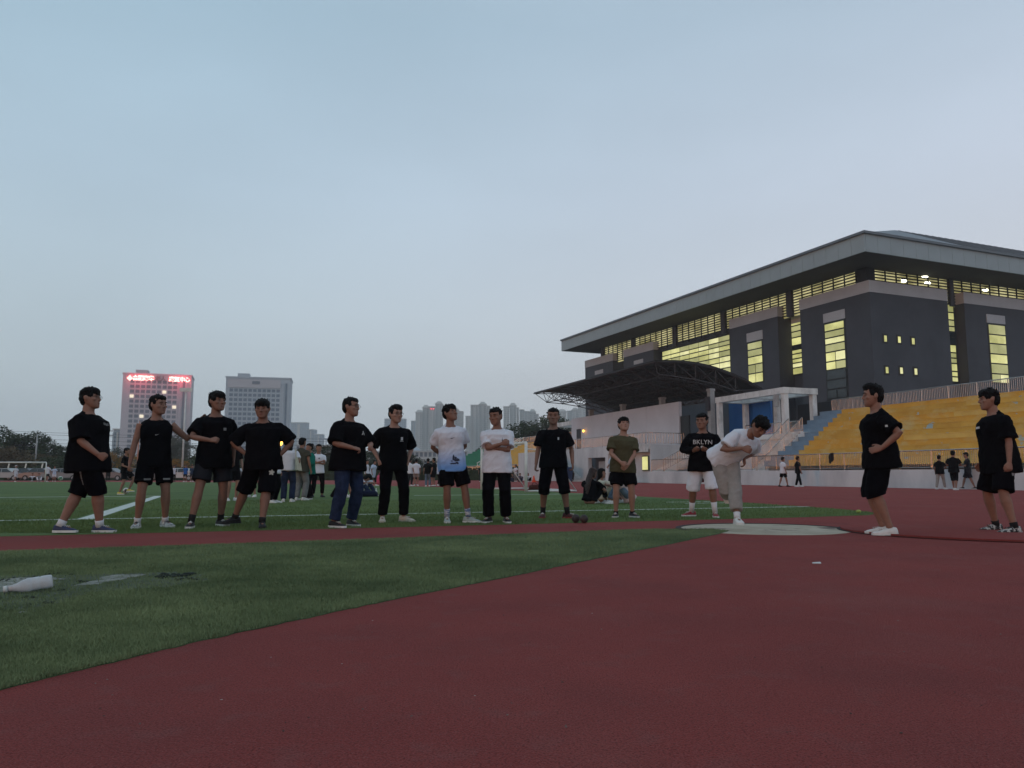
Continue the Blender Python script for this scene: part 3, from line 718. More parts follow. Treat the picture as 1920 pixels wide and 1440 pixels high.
def office(label, u0, u1, v, Y, skew, cols, rows, z_top, m, mw, litp, seed, pil):
    fr, L, h = bframe(u0, u1, v, Y, skew); rnd = random.Random(seed)
    b = thing('tower_block', label, 'building', fr(L / 2, 12, 0), 'two office towers beyond the field')
    box('body', m, b, fr, 0, L, 0, 24, 0, h)
    box('parapet', m, b, fr, -0.4, L + 0.4, -0.4, 24.4, h, h + 1.0)
    box('plant_room', m, b, fr, L * .16, L * .34, 6, 14, h + 1.0, h + 4.0)
    x0, x1 = cols[0] * L, cols[1] * L; nc = cols[2]; pw = (x1 - x0) / nc; ph = z_top / rows
    me = None
    for r_ in range(rows):
        for c_ in range(nc):
            mm = M_winlit if rnd.random() < litp else mw
            g = MB().box(lambda x, y, z: Vector((x, y, z)), 0, pw * 0.74, 0, 0.25, 0, ph * 0.62)
            key = ('win', label, mm.name)
            if key not in MESHES:
                q = [fr(x_, y_, 0) - fr(0, 0, 0) for x_, y_ in ((0, -0.14), (pw * 0.74, -0.14), (pw * 0.74, 0.1), (0, 0.1))]
                mbx = MB(); mbx.hexa(q + [p_ + Vector((0, 0, ph * 0.62)) for p_ in q]); MESHES[key] = mbx.mesh('window')
                MESHES[key].materials.append(mm)
            o = bpy.data.objects.new('window', MESHES[key]); C.objects.link(o); o.parent = b
            o.location = fr(x0 + pw * (c_ + 0.13), 0, 4.5 + ph * r_ + ph * 0.2) - origin(b)
    for c_ in range(nc + 1):
        if (c_ % 2) == pil: box('pier', m, b, fr, x0 + pw * c_ - pw * .12, x0 + pw * c_ + pw * .12, -0.5, 0.05, 0, z_top + 4)
    for x_, mm in ((x1 / L + .025, m), (x1 / L + .075, mw), (x1 / L + .11, m)):
        if x_ < 0.97: box('pier', mm, b, fr, x_ * L, x_ * L + L * .03, -0.5, 0.05, 0, h - 3)
    return b, fr, L, h
MESHES = {}
hos, hfr, hL, hh = office('pale pinkish tower block carrying red lit rooftop letters', 231, 360, 701, 520, 14, (0.10, 0.80, 9), 18, 61, M_hosp, M_win, 0.045, 3, 1)
off, ofr, oL, oh = office('pale bluish tower block without a lit sign, right of the red lettered one', 424, 546, 708, 520, 10, (0.05, 0.84, 11), 18, 58, M_hosp2, M_winb, 0.0, 4, 0)
box('roof_slab', M_hosp, off, ofr, oL * .03, oL * .84, -0.7, -0.2, oh - 6.5, oh - 0.8)
box('roof_opening', M_win, off, ofr, oL * .4, oL * .52, -0.95, -0.71, oh - 4, oh - 2)
# red lit letters
def text_mesh(txt, size, extrude=0.0, bold=0.0):
    cu = bpy.data.curves.new('t', 'FONT'); cu.body = txt; cu.size = size; cu.align_x = 'CENTER'; cu.align_y = 'CENTER'; cu.extrude = extrude; cu.offset = bold
    cu.resolution_u = 2
    ob = bpy.data.objects.new('t', cu); C.objects.link(ob)
    dg = bpy.context.evaluated_depsgraph_get(); dg.update()
    me = bpy.data.meshes.new_from_object(ob.evaluated_get(dg)); bpy.data.objects.remove(ob); bpy.data.curves.remove(cu)
    return me
M_red = mat('red_glow', (1, 0.1, 0.12), 0.4, 0, 1, emit=(1.0, 0.015, 0.05), estr=2.0)
M_hot = mat('red_neon_core', (1, 0.6, 0.6), 0.4, 0, 1, emit=(1.0, 0.42, 0.34), estr=2.6)
M_dimletter = mat('unlit_letter', (0.20, 0.10, 0.11), 0.6)
sgn = thing('rooftop_sign', 'red lit lettering along the top of the pinkish tower block', 'sign', hfr(hL / 2, -1, hh - 5.5))
dx = hfr(1, 0, 0) - hfr(0, 0, 0); ang = math.atan2(dx.y, dx.x)
def letter(ch, u, mcore, halo=True):
    f = (u - 231) / 129; pos = hfr(hL * f, -0.9, hh - 2.7)
    if ch == 'D':
        me = bpy.data.meshes.new('emblem'); me.from_pydata([(-1.9, 0, 0), (0, -1.9, 0), (1.9, 0, 0), (0, 1.9, 0)], [], [(0, 1, 2, 3)])
    else: me = text_mesh(ch, 3.7, 0.1, 0.10)
    me.materials.clear(); me.materials.append(mcore)
    o = bpy.data.objects.new('character' if ch != 'D' else 'emblem', me); C.objects.link(o); o.parent = sgn
    o.location = pos - origin(sgn); o.rotation_euler = (math.pi / 2, 0, ang)
    if halo:  # red glowing box added behind the letter to imitate its halo of light
        k = MB().box(lambda x, y, z: Vector((x, z, y)), -1.75, 1.75, -0.6, -0.35, -1.9, 1.9).mesh('glow_halo')
        k.materials.append(M_red); o2 = bpy.data.objects.new('glow_halo', k); C.objects.link(o2); o2.parent = o
        o2.location = (0, 0, -0.9) if ch != 'D' else (0, 0, -0.9)
        if ch == 'D': o2.rotation_euler = (0, 0, 0)
        o2.rotation_euler = (math.pi / 2, 0, 0)
for ch, u in (('D', 244), ('合', 254), ('肥', 264), ('康', 273.5), ('华', 283.5)): letter(ch, u, M_hot)
for ch, u in (('老', 296), ('人', 306)): letter(ch, u, M_dimletter, False)
for ch, u in (('康', 322), ('复', 332), ('中', 342), ('心', 351.5)): letter(ch, u, M_hot)

for f_ in (0.25, 0.85):
    ld = bpy.data.lights.new('sign_glow', 'POINT'); ld.color = (1.0, 0.06, 0.12); ld.energy = 2600; ld.shadow_soft_size = 3.0
    lo = bpy.data.objects.new('sign_glow', ld); C.objects.link(lo); lo.location = hfr(hL * f_, -7, hh - 3) - origin(sgn); lo.parent = sgn
def grid_mat(name, wall, win, sx, sz):
    m = bpy.data.materials.new(name); m.use_nodes = True; n = m.node_tree; b = n.nodes['Principled BSDF']; b.inputs['Roughness'].default_value = 0.8
    tcn = n.nodes.new('ShaderNodeTexCoord'); sp = n.nodes.new('ShaderNodeSeparateXYZ'); cb = n.nodes.new('ShaderNodeCombineXYZ')
    n.links.new(tcn.outputs['Object'], sp.inputs[0])
    ad = n.nodes.new('ShaderNodeMath'); ad.operation = 'ADD'; n.links.new(sp.outputs[0], ad.inputs[0]); n.links.new(sp.outputs[1], ad.inputs[1])
    n.links.new(ad.outputs[0], cb.inputs[0]); n.links.new(sp.outputs[2], cb.inputs[1])
    br = n.nodes.new('ShaderNodeTexBrick'); br.offset = 0.0; br.inputs['Scale'].default_value = 1.0
    br.inputs['Brick Width'].default_value = sx; br.inputs['Row Height'].default_value = sz; br.inputs['Mortar Size'].default_value = 0.75; br.inputs['Mortar Smooth'].default_value = 0.1
    br.inputs['Color1'].default_value = (*win, 1); br.inputs['Color2'].default_value = (*[x * 0.6 for x in win], 1); br.inputs['Mortar'].default_value = (*wall, 1)
    n.links.new(cb.outputs[0], br.inputs['Vector']); n.links.new(br.outputs['Color'], b.inputs['Base Color']); return m
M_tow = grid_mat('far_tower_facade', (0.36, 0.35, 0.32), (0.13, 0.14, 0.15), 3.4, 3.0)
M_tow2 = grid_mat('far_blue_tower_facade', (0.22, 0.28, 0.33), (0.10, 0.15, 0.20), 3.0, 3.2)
M_trim = mat('far_tower_trim', (0.38, 0.37, 0.34), 0.8, 0.05, 0.05)
def tower(label, u0, u1, v, Y, hat=True, m=M_tow, group='far apartment towers'):
    fr, L, h = bframe(u0, u1, v, Y); z1 = h - (5 if hat else 0)
    b = thing('apartment_tower', label, 'building', fr(L / 2, 8, 0), group)
    box('body', m, b, fr, 0, L, 0, 16, 0, z1)
    for x_ in ((0.0, .16), (.42, .58), (.84, 1.0)): box('bay', M_trim if x_[0] == .42 else m, b, fr, L * x_[0] + .01, L * x_[1] - .01, -1.2, -.01, 0, z1 - 2)
    if hat:
        c_ = box('cornice', M_trim, b, fr, -0.8, L + 0.8, -2, 16.8, z1, z1 + 1.2)
        mb = MB(); q = [fr(x, y, z1 + 1.21) for x, y in ((0, -1), (L, -1), (L, 16), (0, 16))]; q2 = [fr(x, y, z1 + 5) for x, y in ((L * .25, 3), (L * .75, 3), (L * .75, 12), (L * .25, 12))]
        recalc(mb.hexa(q + q2).build('roof', M_trim, b))
    else: box('parapet', M_trim, b, fr, -0.3, L + 0.3, -1.4, 16.3, z1, z1 + 1.0)
    return b
TW = [(771, 779, 790, 1250, 0, 'leftmost low blue slab of the far towers'), (779.5, 792, 768, 1180, 1, 'tan far tower at the left end of the row'), (792.5, 804, 759, 1190, 1, 'second tan far tower from the left'),
      (804.5, 816, 763, 1185, 0, 'flat topped far tower with red lights left of the white shirted man'), (816.5, 829.5, 752, 1195, 1, 'tallest far tower left of the man with hands behind his back'), (845, 859, 763, 1190, 1, 'far tower just right of the upturned head'),
      (859.5, 868, 772, 1185, 0, 'narrow stepped far tower right of the upturned head'), (873, 882, 781, 1170, 0, 'lower wing left of the middle tower cluster'), (882.5, 898, 760, 1200, 0, 'wide far tower in the middle cluster'),
      (898.5, 911.5, 753, 1205, 1, 'tallest far tower of the middle cluster'), (912, 919, 762, 1195, 0, 'far tower partly behind the head of the man with crossed arms'), (944, 955, 763, 1190, 0, 'far tower just right of the man with crossed arms'),
      (955.5, 968, 755, 1200, 1, 'tall capped far tower right of the man with crossed arms'), (968.5, 973, 765, 1200, 0, 'slim far tower beside the tall capped one'), (974, 983, 769, 1215, 0, 'grey far tower above the dark trees'),
      (983.5, 992, 772, 1220, 0, 'lower grey far tower above the dark trees'), (992.5, 1004.5, 767, 1230, 1, 'capped far tower above the dark trees'), (1005, 1010, 777, 1225, 0, 'smallest far tower left of the three quarter trousers man'),
      (1047, 1062, 767, 1350, 1, 'pale far tower right of the three quarter trousers man'), (1064, 1072, 771, 1380, 0, 'pale low far tower near the canopy tip'), (1072.5, 1084, 764, 1370, 1, 'pale capped far tower near the canopy tip'), (1085, 1098, 760, 1360, 0, 'pale far tower under the canopy tip')]
for (u0, u1, v, Y, ht, lb) in TW: tower(lb, u0, u1, v, Y, bool(ht), M_tow2 if u0 == 771 else M_tow)
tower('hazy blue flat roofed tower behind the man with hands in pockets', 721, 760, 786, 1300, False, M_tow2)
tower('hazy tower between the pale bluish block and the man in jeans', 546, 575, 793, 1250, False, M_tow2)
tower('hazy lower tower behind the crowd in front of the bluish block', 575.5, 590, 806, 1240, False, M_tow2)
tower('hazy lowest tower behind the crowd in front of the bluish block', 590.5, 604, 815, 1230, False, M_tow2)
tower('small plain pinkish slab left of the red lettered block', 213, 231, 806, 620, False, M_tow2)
for (u, v) in ((808.5, 766.5), (813, 766.5)):
    c_ = P(u, v, 1182); mb = MB(); mb.ell(c_, 0.9, 0.9, 0.9, None, 8, 6)
    lo_ = thing('obstruction_light', 'red roof light on a far tower, ' + ('left one' if u < 810 else 'right one'), 'lamp', c_)
    mb.build('lens', M_red, lo_, True); mb = MB(); mb.tube([c_ - Vector((0, 0, 4)), c_ - Vector((0, 0, 0.8))], 0.3, 6); mb.build('stem', M_pole, lo_)
# low white buildings
M_low = mat('low_white_building', (0.40, 0.41, 0.41), 0.8, 0.08, 0.06)
def lowbuild(label, u0, u1, v, Y, floors, nb, extra=None):
    fr, L, h = bframe(u0, u1, v, Y); b = thing('low_building', label, 'building', fr(L / 2, 8, 0))
    box('body', M_low, b, fr, 0, L, 0, 16, 0, h); ph = h / floors
    for f_ in range(floors):
        box('ledge', M_low, b, fr, -0.2, L + 0.2, -0.5, 0, ph * (f_ + 1) - 0.5, ph * (f_ + 1) - 0.1)
        for c_ in range(nb):
            x = L * (c_ + 0.18) / nb; box('window', M_win, b, fr, x, x + L / nb * 0.64, -0.1, 0.1, ph * f_ + ph * 0.3, ph * f_ + ph * 0.8)
    return b, fr, L, h
lb, lfr, lL, lh = lowbuild('low white building behind the man with crossed arms and the crowd', 556, 642, 834, 300, 4, 14)
mb = MB()
for x in (0.45, 0.52, 0.59, 0.66): mb.beam(lfr(lL * x, 4, lh), lfr(lL * x, 4, lh + 2.6), 0.4, 0.4)
mb.beam(lfr(lL * .43, 4, lh + 2.4), lfr(lL * .68, 4, lh + 2.4), 0.5, 0.6); recalc(mb.build('roof_frame', M_hosp2, lb, False, 'stuff'))
lb2, lfr2, lL2, lh2 = lowbuild('long low white building with a dark oval roof behind the track', 680, 876, 845, 300, 3, 24)
mb = MB(); mb.ell(lfr2(lL2 * .46, 6, lh2), 3.2, 4, 1.6); mb.build('oval_roof', M_hosp2, lb2, True)

# ================================================================== trees
def crown_mesh(seed, nclump, per, leaf, shape):
    rnd = random.Random(seed); vs_ = []; fs_ = []
    cl = []
    for i in range(nclump):
        while True:
            p = Vector((rnd.uniform(-1, 1), rnd.uniform(-1, 1), rnd.uniform(-1, 1)))
            if p.length < 1 and p.length > 0.25: break
        if shape == 'tall': p.x *= 0.6; p.y *= 0.6
        if shape == 'flat': p.z *= 0.6
        cl.append((p, rnd.uniform(0.16, 0.34)))
    for c_, r_ in cl:
        for k in range(per):
            d = Vector((rnd.gauss(0, 1), rnd.gauss(0, 1), rnd.gauss(0, 1)))
            p = c_ + d.normalized() * r_ * rnd.uniform(0.35, 1.05)
            a = Vector((rnd.gauss(0, 1), rnd.gauss(0, 1), rnd.gauss(0, 0.6))).normalized(); b_ = a.cross(Vector((rnd.gauss(0, 1), rnd.gauss(0, 1), rnd.gauss(0, 1)))).normalized()
            s_ = leaf * rnd.uniform(0.6, 1.3); i0 = len(vs_)
            vs_ += [p - a * s_, p + b_ * s_ * 0.5, p + a * s_, p - b_ * s_ * 0.5]; fs_.append((i0, i0 + 1, i0 + 2, i0 + 3))
    me = bpy.data.meshes.new('crown'); me.from_pydata(vs_, [], fs_); return me, [c_ for c_, r_ in cl]
M_bark = mat('tree_bark', (0.07, 0.055, 0.045), 0.95, 0.3, 8)
def leafm(name, c_): return mat(name, tuple(x * .7 for x in c_), 0.9, scale=0.9, col2=tuple(x * 1.35 for x in c_), spec=0.1)
LEAF = {'dark': leafm('dark_leaves', (0.032, 0.050, 0.026)), 'mid': leafm('mid_green_leaves', (0.050, 0.070, 0.035)), 'brown': leafm('brown_dry_leaves', (0.10, 0.075, 0.045)),
        'orange': leafm('orange_leaves', (0.30, 0.15, 0.03)), 'pale': leafm('pale_grey_leaves', (0.11, 0.115, 0.095)), 'purple': leafm('purple_dark_leaves', (0.030, 0.026, 0.036))}
CROWNS = [crown_mesh(11, 46, 62, 0.055, 'round'), crown_mesh(12, 40, 70, 0.06, 'flat'), crown_mesh(13, 46, 60, 0.055, 'tall')]
CM = {}
def tree(label, u, v_top, Y, w, kind, cr=0, group='trees around the stadium', zb=None, trunk=True):
    top_ = P(u, v_top, Y); x, H_ = top_.x, top_.z; base = Vector((x, Y, 0)); rnd = random.Random(int(u * 7 + v_top))
    t_ = thing('tree', label, 'tree', base, group); zb = H_ * 0.25 if zb is None else zb; rz = (H_ - zb) / 2; cz = zb + rz
    if (cr, kind) not in CM:
        me = CROWNS[cr][0].copy(); me.materials.append(LEAF[kind]); CM[(cr, kind)] = me
    o = bpy.data.objects.new('crown', CM[(cr, kind)]); C.objects.link(o); o.parent = t_; o.location = (0, 0, cz); o.scale = (w / 2, w / 2, rz * 1.02); o.rotation_euler = (0, 0, rnd.uniform(0, 6.28))
    mb = MB(); mb.tube([base, base + Vector((0.1, 0, H_ * .3)), base + Vector((0, 0.1, cz + rz * .4))], [H_ * .022 + .06, H_ * .016 + .04, 0.03], 7); mb.build('trunk', M_bark, t_, True)
    for k in range(5):
        a_ = rnd.uniform(0, 6.28); z0 = zb + rz * rnd.uniform(0.0, 0.7)
        mb = MB(); mb.tube([base + Vector((0, 0, z0)), base + Vector((math.cos(a_) * w * .33, math.sin(a_) * w * .33, z0 + rz * .6))], [H_ * .010 + .03, 0.02], 5); mb.build('limb', M_bark, t_, True)
    return t_
TR = [(8, 801, 108, 7.5, 'dark', 2, 'tall dark tree at the left edge of the picture'), (24, 812, 112, 6, 'dark', 0, 'round dark tree beside the tall one at the left edge'), (40, 822, 110, 7, 'purple', 1, 'dusky purple tree behind the left goal'),
      (58, 818, 114, 7, 'purple', 0, 'dusky purple tree at the middle of the left clump'), (76, 811, 112, 6, 'dark', 0, 'dark tree beside the pale pole on the left'), (92, 824, 110, 6.5, 'dark', 1, 'dark tree sloping down behind the heavy man'),
      (108, 834, 112, 6.5, 'dark', 0, 'lower dark tree just left of the heavy man'), (126, 842, 112, 6.5, 'mid', 1, 'low green tree hidden partly by the heavy man'), (12, 842, 100, 6, 'brown', 1, 'brown dry shrub tree behind the left goal crossbar'),
      (30, 838, 101, 6, 'brown', 0, 'tallest brown dry shrub above the left goal'), (52, 846, 100, 5.5, 'brown', 1, 'brown shrub above the middle of the left goal'), (86, 852, 101, 6, 'mid', 1, 'green shrub at the right post of the left goal'), (112, 856, 102, 6, 'mid', 0, 'green shrub just left of the heavy man'),
      (70, 852, 103, 5, 'brown', 0, 'brown shrub under the pale pole'),
      (194, 845, 105, 3.6, 'orange', 0, 'bright orange autumn tree left of the ball player'), (215, 850, 112, 4.5, 'mid', 1, 'green bush between orange tree and ball player'), (222, 840, 118, 4.0, 'pale', 0, 'grey bush behind the ball player head'), (246, 852, 108, 3.2, 'orange', 0, 'orange bush right of the ball player'),
      (168, 858, 110, 6, 'mid', 1, 'green bush behind the heavy man'),
      (334, 806, 125, 5.5, 'pale', 2, 'tall pale willow between the two men on the left'), (322, 822, 122, 4.5, 'pale', 0, 'pale grey tree in front of the lettered block'), (350, 830, 124, 5, 'pale', 0, 'pale tree by the tall light pole'), (330, 856, 105, 4.2, 'orange', 1, 'orange brown bush behind the sleeveless man'),
      (352, 858, 107, 5, 'mid', 1, 'green bush at the foot of the tall light pole'), (372, 852, 110, 6, 'mid', 0, 'green bush behind the man in grey shorts'), (300, 852, 112, 7, 'mid', 1, 'green bush behind the sleeveless man'), (270, 850, 112, 6, 'mid', 0, 'green bush left of the sleeveless man'), (440, 850, 112, 8, 'mid', 1, 'green bush between the two men in black tees'), (468, 846, 112, 8, 'pale', 0, 'pale bush behind the hands on hips man'), (510, 852, 115, 7, 'dark', 1, 'dark bush by the orange street lamp'), (545, 854, 115, 7, 'mid', 0, 'green bush behind the tote bag woman'),
      (580, 846, 120, 8, 'dark', 0, 'dark tree behind the teal shirted person'), (604, 842, 118, 7, 'dark', 1, 'dark tree right of the man with folded arms'), (622, 836, 120, 8, 'dark', 0, 'tall dark tree left of the man in jeans'), (645, 846, 118, 8, 'dark', 1, 'dark tree behind the man in jeans'), (672, 850, 118, 8, 'dark', 0, 'dark tree right of the man in jeans'), (692, 846, 122, 8, 'dark', 0, 'dark tree above the woman in pale blue'),
      (712, 856, 116, 8, 'dark', 1, 'low dark tree left of the hands in pockets man'), (740, 856, 120, 9, 'dark', 0, 'dark tree behind the hands in pockets man'), (765, 848, 121, 6, 'dark', 0, 'dark tree right of the hands in pockets man'), (793, 856, 120, 6, 'mid', 1, 'round olive bush above the walking group'), (818, 868, 118, 6, 'dark', 1, 'low dark bush left of the white shirted man'),
      (968, 800, 142, 8, 'dark', 0, 'dark tree behind the far stand left of the others'), (985, 792, 145, 8, 'dark', 0, 'taller dark tree behind the far stand'), (1004, 785, 147, 9, 'dark', 1, 'dark tree left of the three quarter trousers man'), (1022, 786, 146, 8, 'mid', 0, 'olive tree behind the three quarter trousers man'),
      (1046, 776, 148, 8, 'mid', 0, 'tallest olive tree behind the far stand'), (1060, 784, 148, 7, 'dark', 1, 'dark tree beside the small distant frame'), (945, 812, 142, 7, 'dark', 1, 'low dark tree behind the far stand'), (925, 818, 145, 6, 'dark', 1, 'low dark tree behind the man with crossed arms')]
for (u, v, Y, w, kd, cr, lb_) in TR:
    zb = 0.3 if v > 835 else None
    if Y > 140: zb = 3.0
    tree(lb_, u, v, Y, w, kd, cr, zb=zb)
# clipped dark hedge behind the field
hd = thing('hedge', 'long clipped dark hedge behind the far side of the field', 'hedge', (-30, 97, 0))
rnd = random.Random(5); vs_ = []; fs_ = []
for i in range(16000):
    x = rnd.uniform(-76, 8); p = Vector((x, 97 + rnd.uniform(-0.7, 0.7), rnd.uniform(0.02, 1.55) + 0.15 * math.sin(x * .7) + 0.2 * noise.noise((x * .5, 0, 0))))
    a = Vector((rnd.gauss(0, 1), rnd.gauss(0, 1), rnd.gauss(0, 1))).normalized() * 0.16; b_ = a.cross(Vector((rnd.gauss(0, 1), rnd.gauss(0, 1), 1))).normalized() * 0.09; i0 = len(vs_)
    p -= origin(hd); vs_ += [p - a, p + b_, p + a, p - b_]; fs_.append((i0, i0 + 1, i0 + 2, i0 + 3))
me = bpy.data.meshes.new('foliage'); me.from_pydata(vs_, [], fs_); o = link_mesh('foliage', me, LEAF['dark'], hd); o['kind'] = 'stuff'
box('hedge_core', LEAF['dark'], hd, ID, -76, 8, 96.5, 97.5, 0, 1.2)

# ================================================================== poles, wires, lamps
def pole(label, u, v_top, Y, r=0.11, cross=(), m=M_pole, name='utility_pole'):
    tp = P(u, v_top, Y); b_ = thing(name, label, 'pole', (tp.x, Y, 0)); mb = MB(); mb.tube([(tp.x, Y, 0), tp], [r * 1.3, r * .8], 8); mb.build('shaft', m, b_, True)
    for v_ in cross:
        q = P(u, v_, Y); mb = MB(); mb.beam(q - Vector((1.0, 0, 0)), q + Vector((1.0, 0, 0)), 0.12, 0.12); mb.build('crossarm', m, b_)
    return b_
pole('dark utility pole with crossarms right of the heavy man', 201.5, 804, 135, 0.14, (808, 817), M_dsteel)
pole('pale pole standing among the trees at the far left', 70, 814, 100, 0.10)
mast = pole('tall thin pale light pole between the two men on the left', 349, 730, 100, 0.11, (), M_white, 'light_pole')
q = P(349, 731, 100); mb = MB(); mb.beam(q - Vector((0.8, 0, 0)), q + Vector((0.8, 0, 0)), 0.25, 0.5); mb.build('lamp_bar', M_white, mast)
pole('thin pale reddish post beside the sleeveless man', 262, 790, 95, 0.07, (), mat('reddish_post', (0.5, 0.22, 0.14), 0.6), 'light_pole')  # plain reddish tone for the post
for k, (v0, v1) in enumerate(((805, 812), (809, 817), (818, 824), (826, 829))):
    a_ = P(-60, v0, 135); b_ = P(720, v1 + 12, 135); pts = []
    for i in range(25):
        f = i / 24; p = a_.lerp(b_, f); p.z -= 1.2 * 4 * f * (1 - f) * 0.3; pts.append(p)
    mb = MB(); mb.tube(pts, 0.022, 4); tag(mb.build('power_line', M_dsteel, None, True), ('highest', 'second highest', 'third highest', 'lowest')[k] + ' thin power line crossing the sky above the left trees', 'cable', 'power lines')
def street_lamp(label, u, v, Y):
    h_ = P(u, v, Y); t_ = thing('street_lamp', label, 'street lamp', (h_.x, Y, 0))
    mb = MB(); mb.tube([(h_.x, Y, 0), h_ - Vector((0, 0, 0.25))], [0.09, 0.05], 8); mb.build('post', M_pole, t_, True)
    mb = MB(); mb.lathe(h_ - Vector((0, 0, 0.25)), [(0, 0.08), (0.1, 0.15), (0.28, 0.18), (0.42, 0.13), (0.48, 0.04)], 12); mb.build('globe', M_orange, t_, True)
    mb = MB(); mb.lathe(h_ + Vector((0, 0, 0.28)), [(0, 0.2), (0.05, 0.14), (0.12, 0.03)], 12); mb.build('cap', M_dsteel, t_, True)
street_lamp('lit orange street lamp seen under the arm of the hands on hips man', 526, 829, 58)

# ================================================================== goals
def goal(label, sA, sB, t, d, h, tags=False):
    g = thing('football_goal', label, 'goal', W((sA + sB) / 2, t, 0), 'football goals')
    for s_ in (sA, sB):
        mb = MB(); mb.tube([W(s_, t, 0), W(s_, t, h)], 0.06, 10); mb.build('post', M_white, g, True)
        mb = MB(); mb.tube([W(s_, t, h - 0.25), W(s_, t + d * .45, h - .3), W(s_, t + d, 0.05)], 0.03, 8); mb.build('side_brace', M_white, g, True)
        mb = MB(); mb.tube([W(s_, t + .05, 0.045), W(s_, t + d, 0.045)], 0.04, 8); mb.build('ground_bar', M_white, g, True)
    mb = MB(); mb.tube([W(sA, t, h), W(sB, t, h)], 0.06, 10); mb.build('crossbar', M_white, g, True)
    mb = MB(); mb.tube([W(sA, t + d, 0.045), W(sB, t + d, 0.045)], 0.04, 8); mb.build('ground_bar', M_white, g, True)
    return g
goal('white metal goal behind the man with crossed arms', 29.2, 35.0, 11.3, 2.2, 1.98)
gl = thing('football_goal', 'distant white goal with hanging net scraps at the far left', 'goal', (-41, 76, 0), 'football goals')
gz = P(40, 867, 75).z; xa, xb = P(-30, 868, 75).x, P(87, 868, 75).x
for x in (xa, xb):
    mb = MB(); mb.tube([(x, 75, 0), (x, 75, gz)], 0.06, 8); mb.build('post', M_white, gl, True)
mb = MB(); mb.tube([(xa, 75, gz), (xb, 75, gz)], 0.07, 8); mb.build('crossbar', M_white, gl, True)
for u in (17, 49, 80):
    q = P(u, 869, 75); mb = MB(); mb.hexa([q + Vector(v_) for v_ in ((-.12, -.02, -.42), (.0, -.02, -.45), (.0, .02, -.45), (-.12, .02, -.42), (-.05, -.02, 0), (.08, -.02, 0), (.08, .02, 0), (-.05, .02, 0))]); recalc(mb.build('net_scrap', M_white, gl))

# ================================================================== parked cars
M_tyre = mat('black_tyre', (0.012, 0.012, 0.012), 0.8); M_cglass = mat('car_glass', (0.02, 0.025, 0.03), 0.08, 0, 1, spec=0.6)
def car(label, u, Y, col, yaw):
    x = P(u, 890, Y).x; c_ = thing('parked_car', label, 'car', (x, Y, 0), 'cars parked beyond the field')
    rot = Matrix.Rotation(yaw, 4, 'Z'); pl = lambda X, Yy, Z: rot @ Vector((X, Yy, Z)) + Vector((x, Y, 0))
    m = mat('car_paint_%.2f_%.2f' % (col[0], col[2]), col, 0.3, 0.03, 1, spec=0.5)
    prof = [(-2.2, .35), (-2.25, .62), (-2.1, .85), (-1.35, .95), (-0.75, 1.42), (0.55, 1.46), (1.25, 1.0), (2.05, .86), (2.25, .62), (2.2, .35)]
    mb = MB(); n_ = len(prof)
    for y in (-.85, .85):
        for (X, Z) in prof: mb.v.append(tuple(pl(X, y * (0.82 if Z > 1.1 else 1), Z)))
    mb.f = [tuple(range(n_)), tuple(reversed(range(n_, 2 * n_)))] + [(i, n_ + i, n_ + (i + 1) % n_, (i + 1) % n_) for i in range(n_)]
    recalc(mb.build('body', m, c_))
    for y, s_ in ((-.80, -1), (.80, 1)):
        for X0, X1, a_, b_ in ((-1.2, -.1, -.72, -.08), (-.02, 1.1, .0, .5)):
            mb = MB(); q = [pl(X0, y + s_ * .055, .98), pl(X1, y + s_ * .055, .98), pl(b_, y - s_ * .07, 1.38), pl(a_, y - s_ * .07, 1.38)]
            mb.hexa(q + [p_ + rot.to_3x3() @ Vector((0, s_ * .02, 0)) for p_ in q]); recalc(mb.build('side_window', M_cglass, c_))
    for X in (-1.4, 1.4):
        for y in (-.78, .78):
            mb = MB(); mb.tube([pl(X, y - .1, .32), pl(X, y + .1, .32)], .32, 16); w_ = mb.build('wheel', M_tyre, c_)
            mb = MB(); mb.tube([pl(X, y - .11, .32), pl(X, y + .11, .32)], .18, 12); mb.build('rim', M_pole, w_)
    for y in (-.6, .6):
        mb = MB(); mb.ell(pl(2.2, y, .68), .08, .18, .08); mb.build('headlight', M_white, c_, True)
for (u, Y, col, yw, lb_) in ((10, 92, (.34, .36, .36), 0.1, 'pale saloon car at the far left under the goal'), (47, 93, (.05, .06, .08), 0.05, 'dark car behind the left goal'), (78, 92, (.10, .11, .13), 0.0, 'dark grey car behind the player at the goal'), (120, 92, (.2, .21, .21), 0.1, 'grey car just left of the heavy man'),
        (205, 91, (.12, .12, .13), 0.0, 'dark car behind the ball player'), (262, 92, (.16, .16, .17), 0.05, 'grey car left of the sleeveless man'), (338, 90, (.45, .46, .46), 3.1, 'white car in the gap between the two men on the left'), (440, 92, (.1, .1, .11), 0.0, 'dark car seen past the hands on hips man')):
    car(lb_, u, Y, col, yw)

# ================================================================== haze
hz = MB().box(ID, -2000, 2000, -320, 2000, -1.1, 150).build('haze', None); hz['kind'] = 'stuff'; recalc(hz)
m = bpy.data.materials.new('haze_air'); m.use_nodes = True; n = m.node_tree; n.nodes.clear()
o_ = n.nodes.new('ShaderNodeOutputMaterial'); pv = n.nodes.new('ShaderNodeVolumePrincipled')
pv.inputs['Color'].default_value = (0.97, 0.98, 0.99, 1); pv.inputs['Density'].default_value = 0.00042; pv.inputs['Anisotropy'].default_value = 0.0
n.links.new(pv.outputs[0], o_.inputs['Volume']); hz.data.materials.append(m)
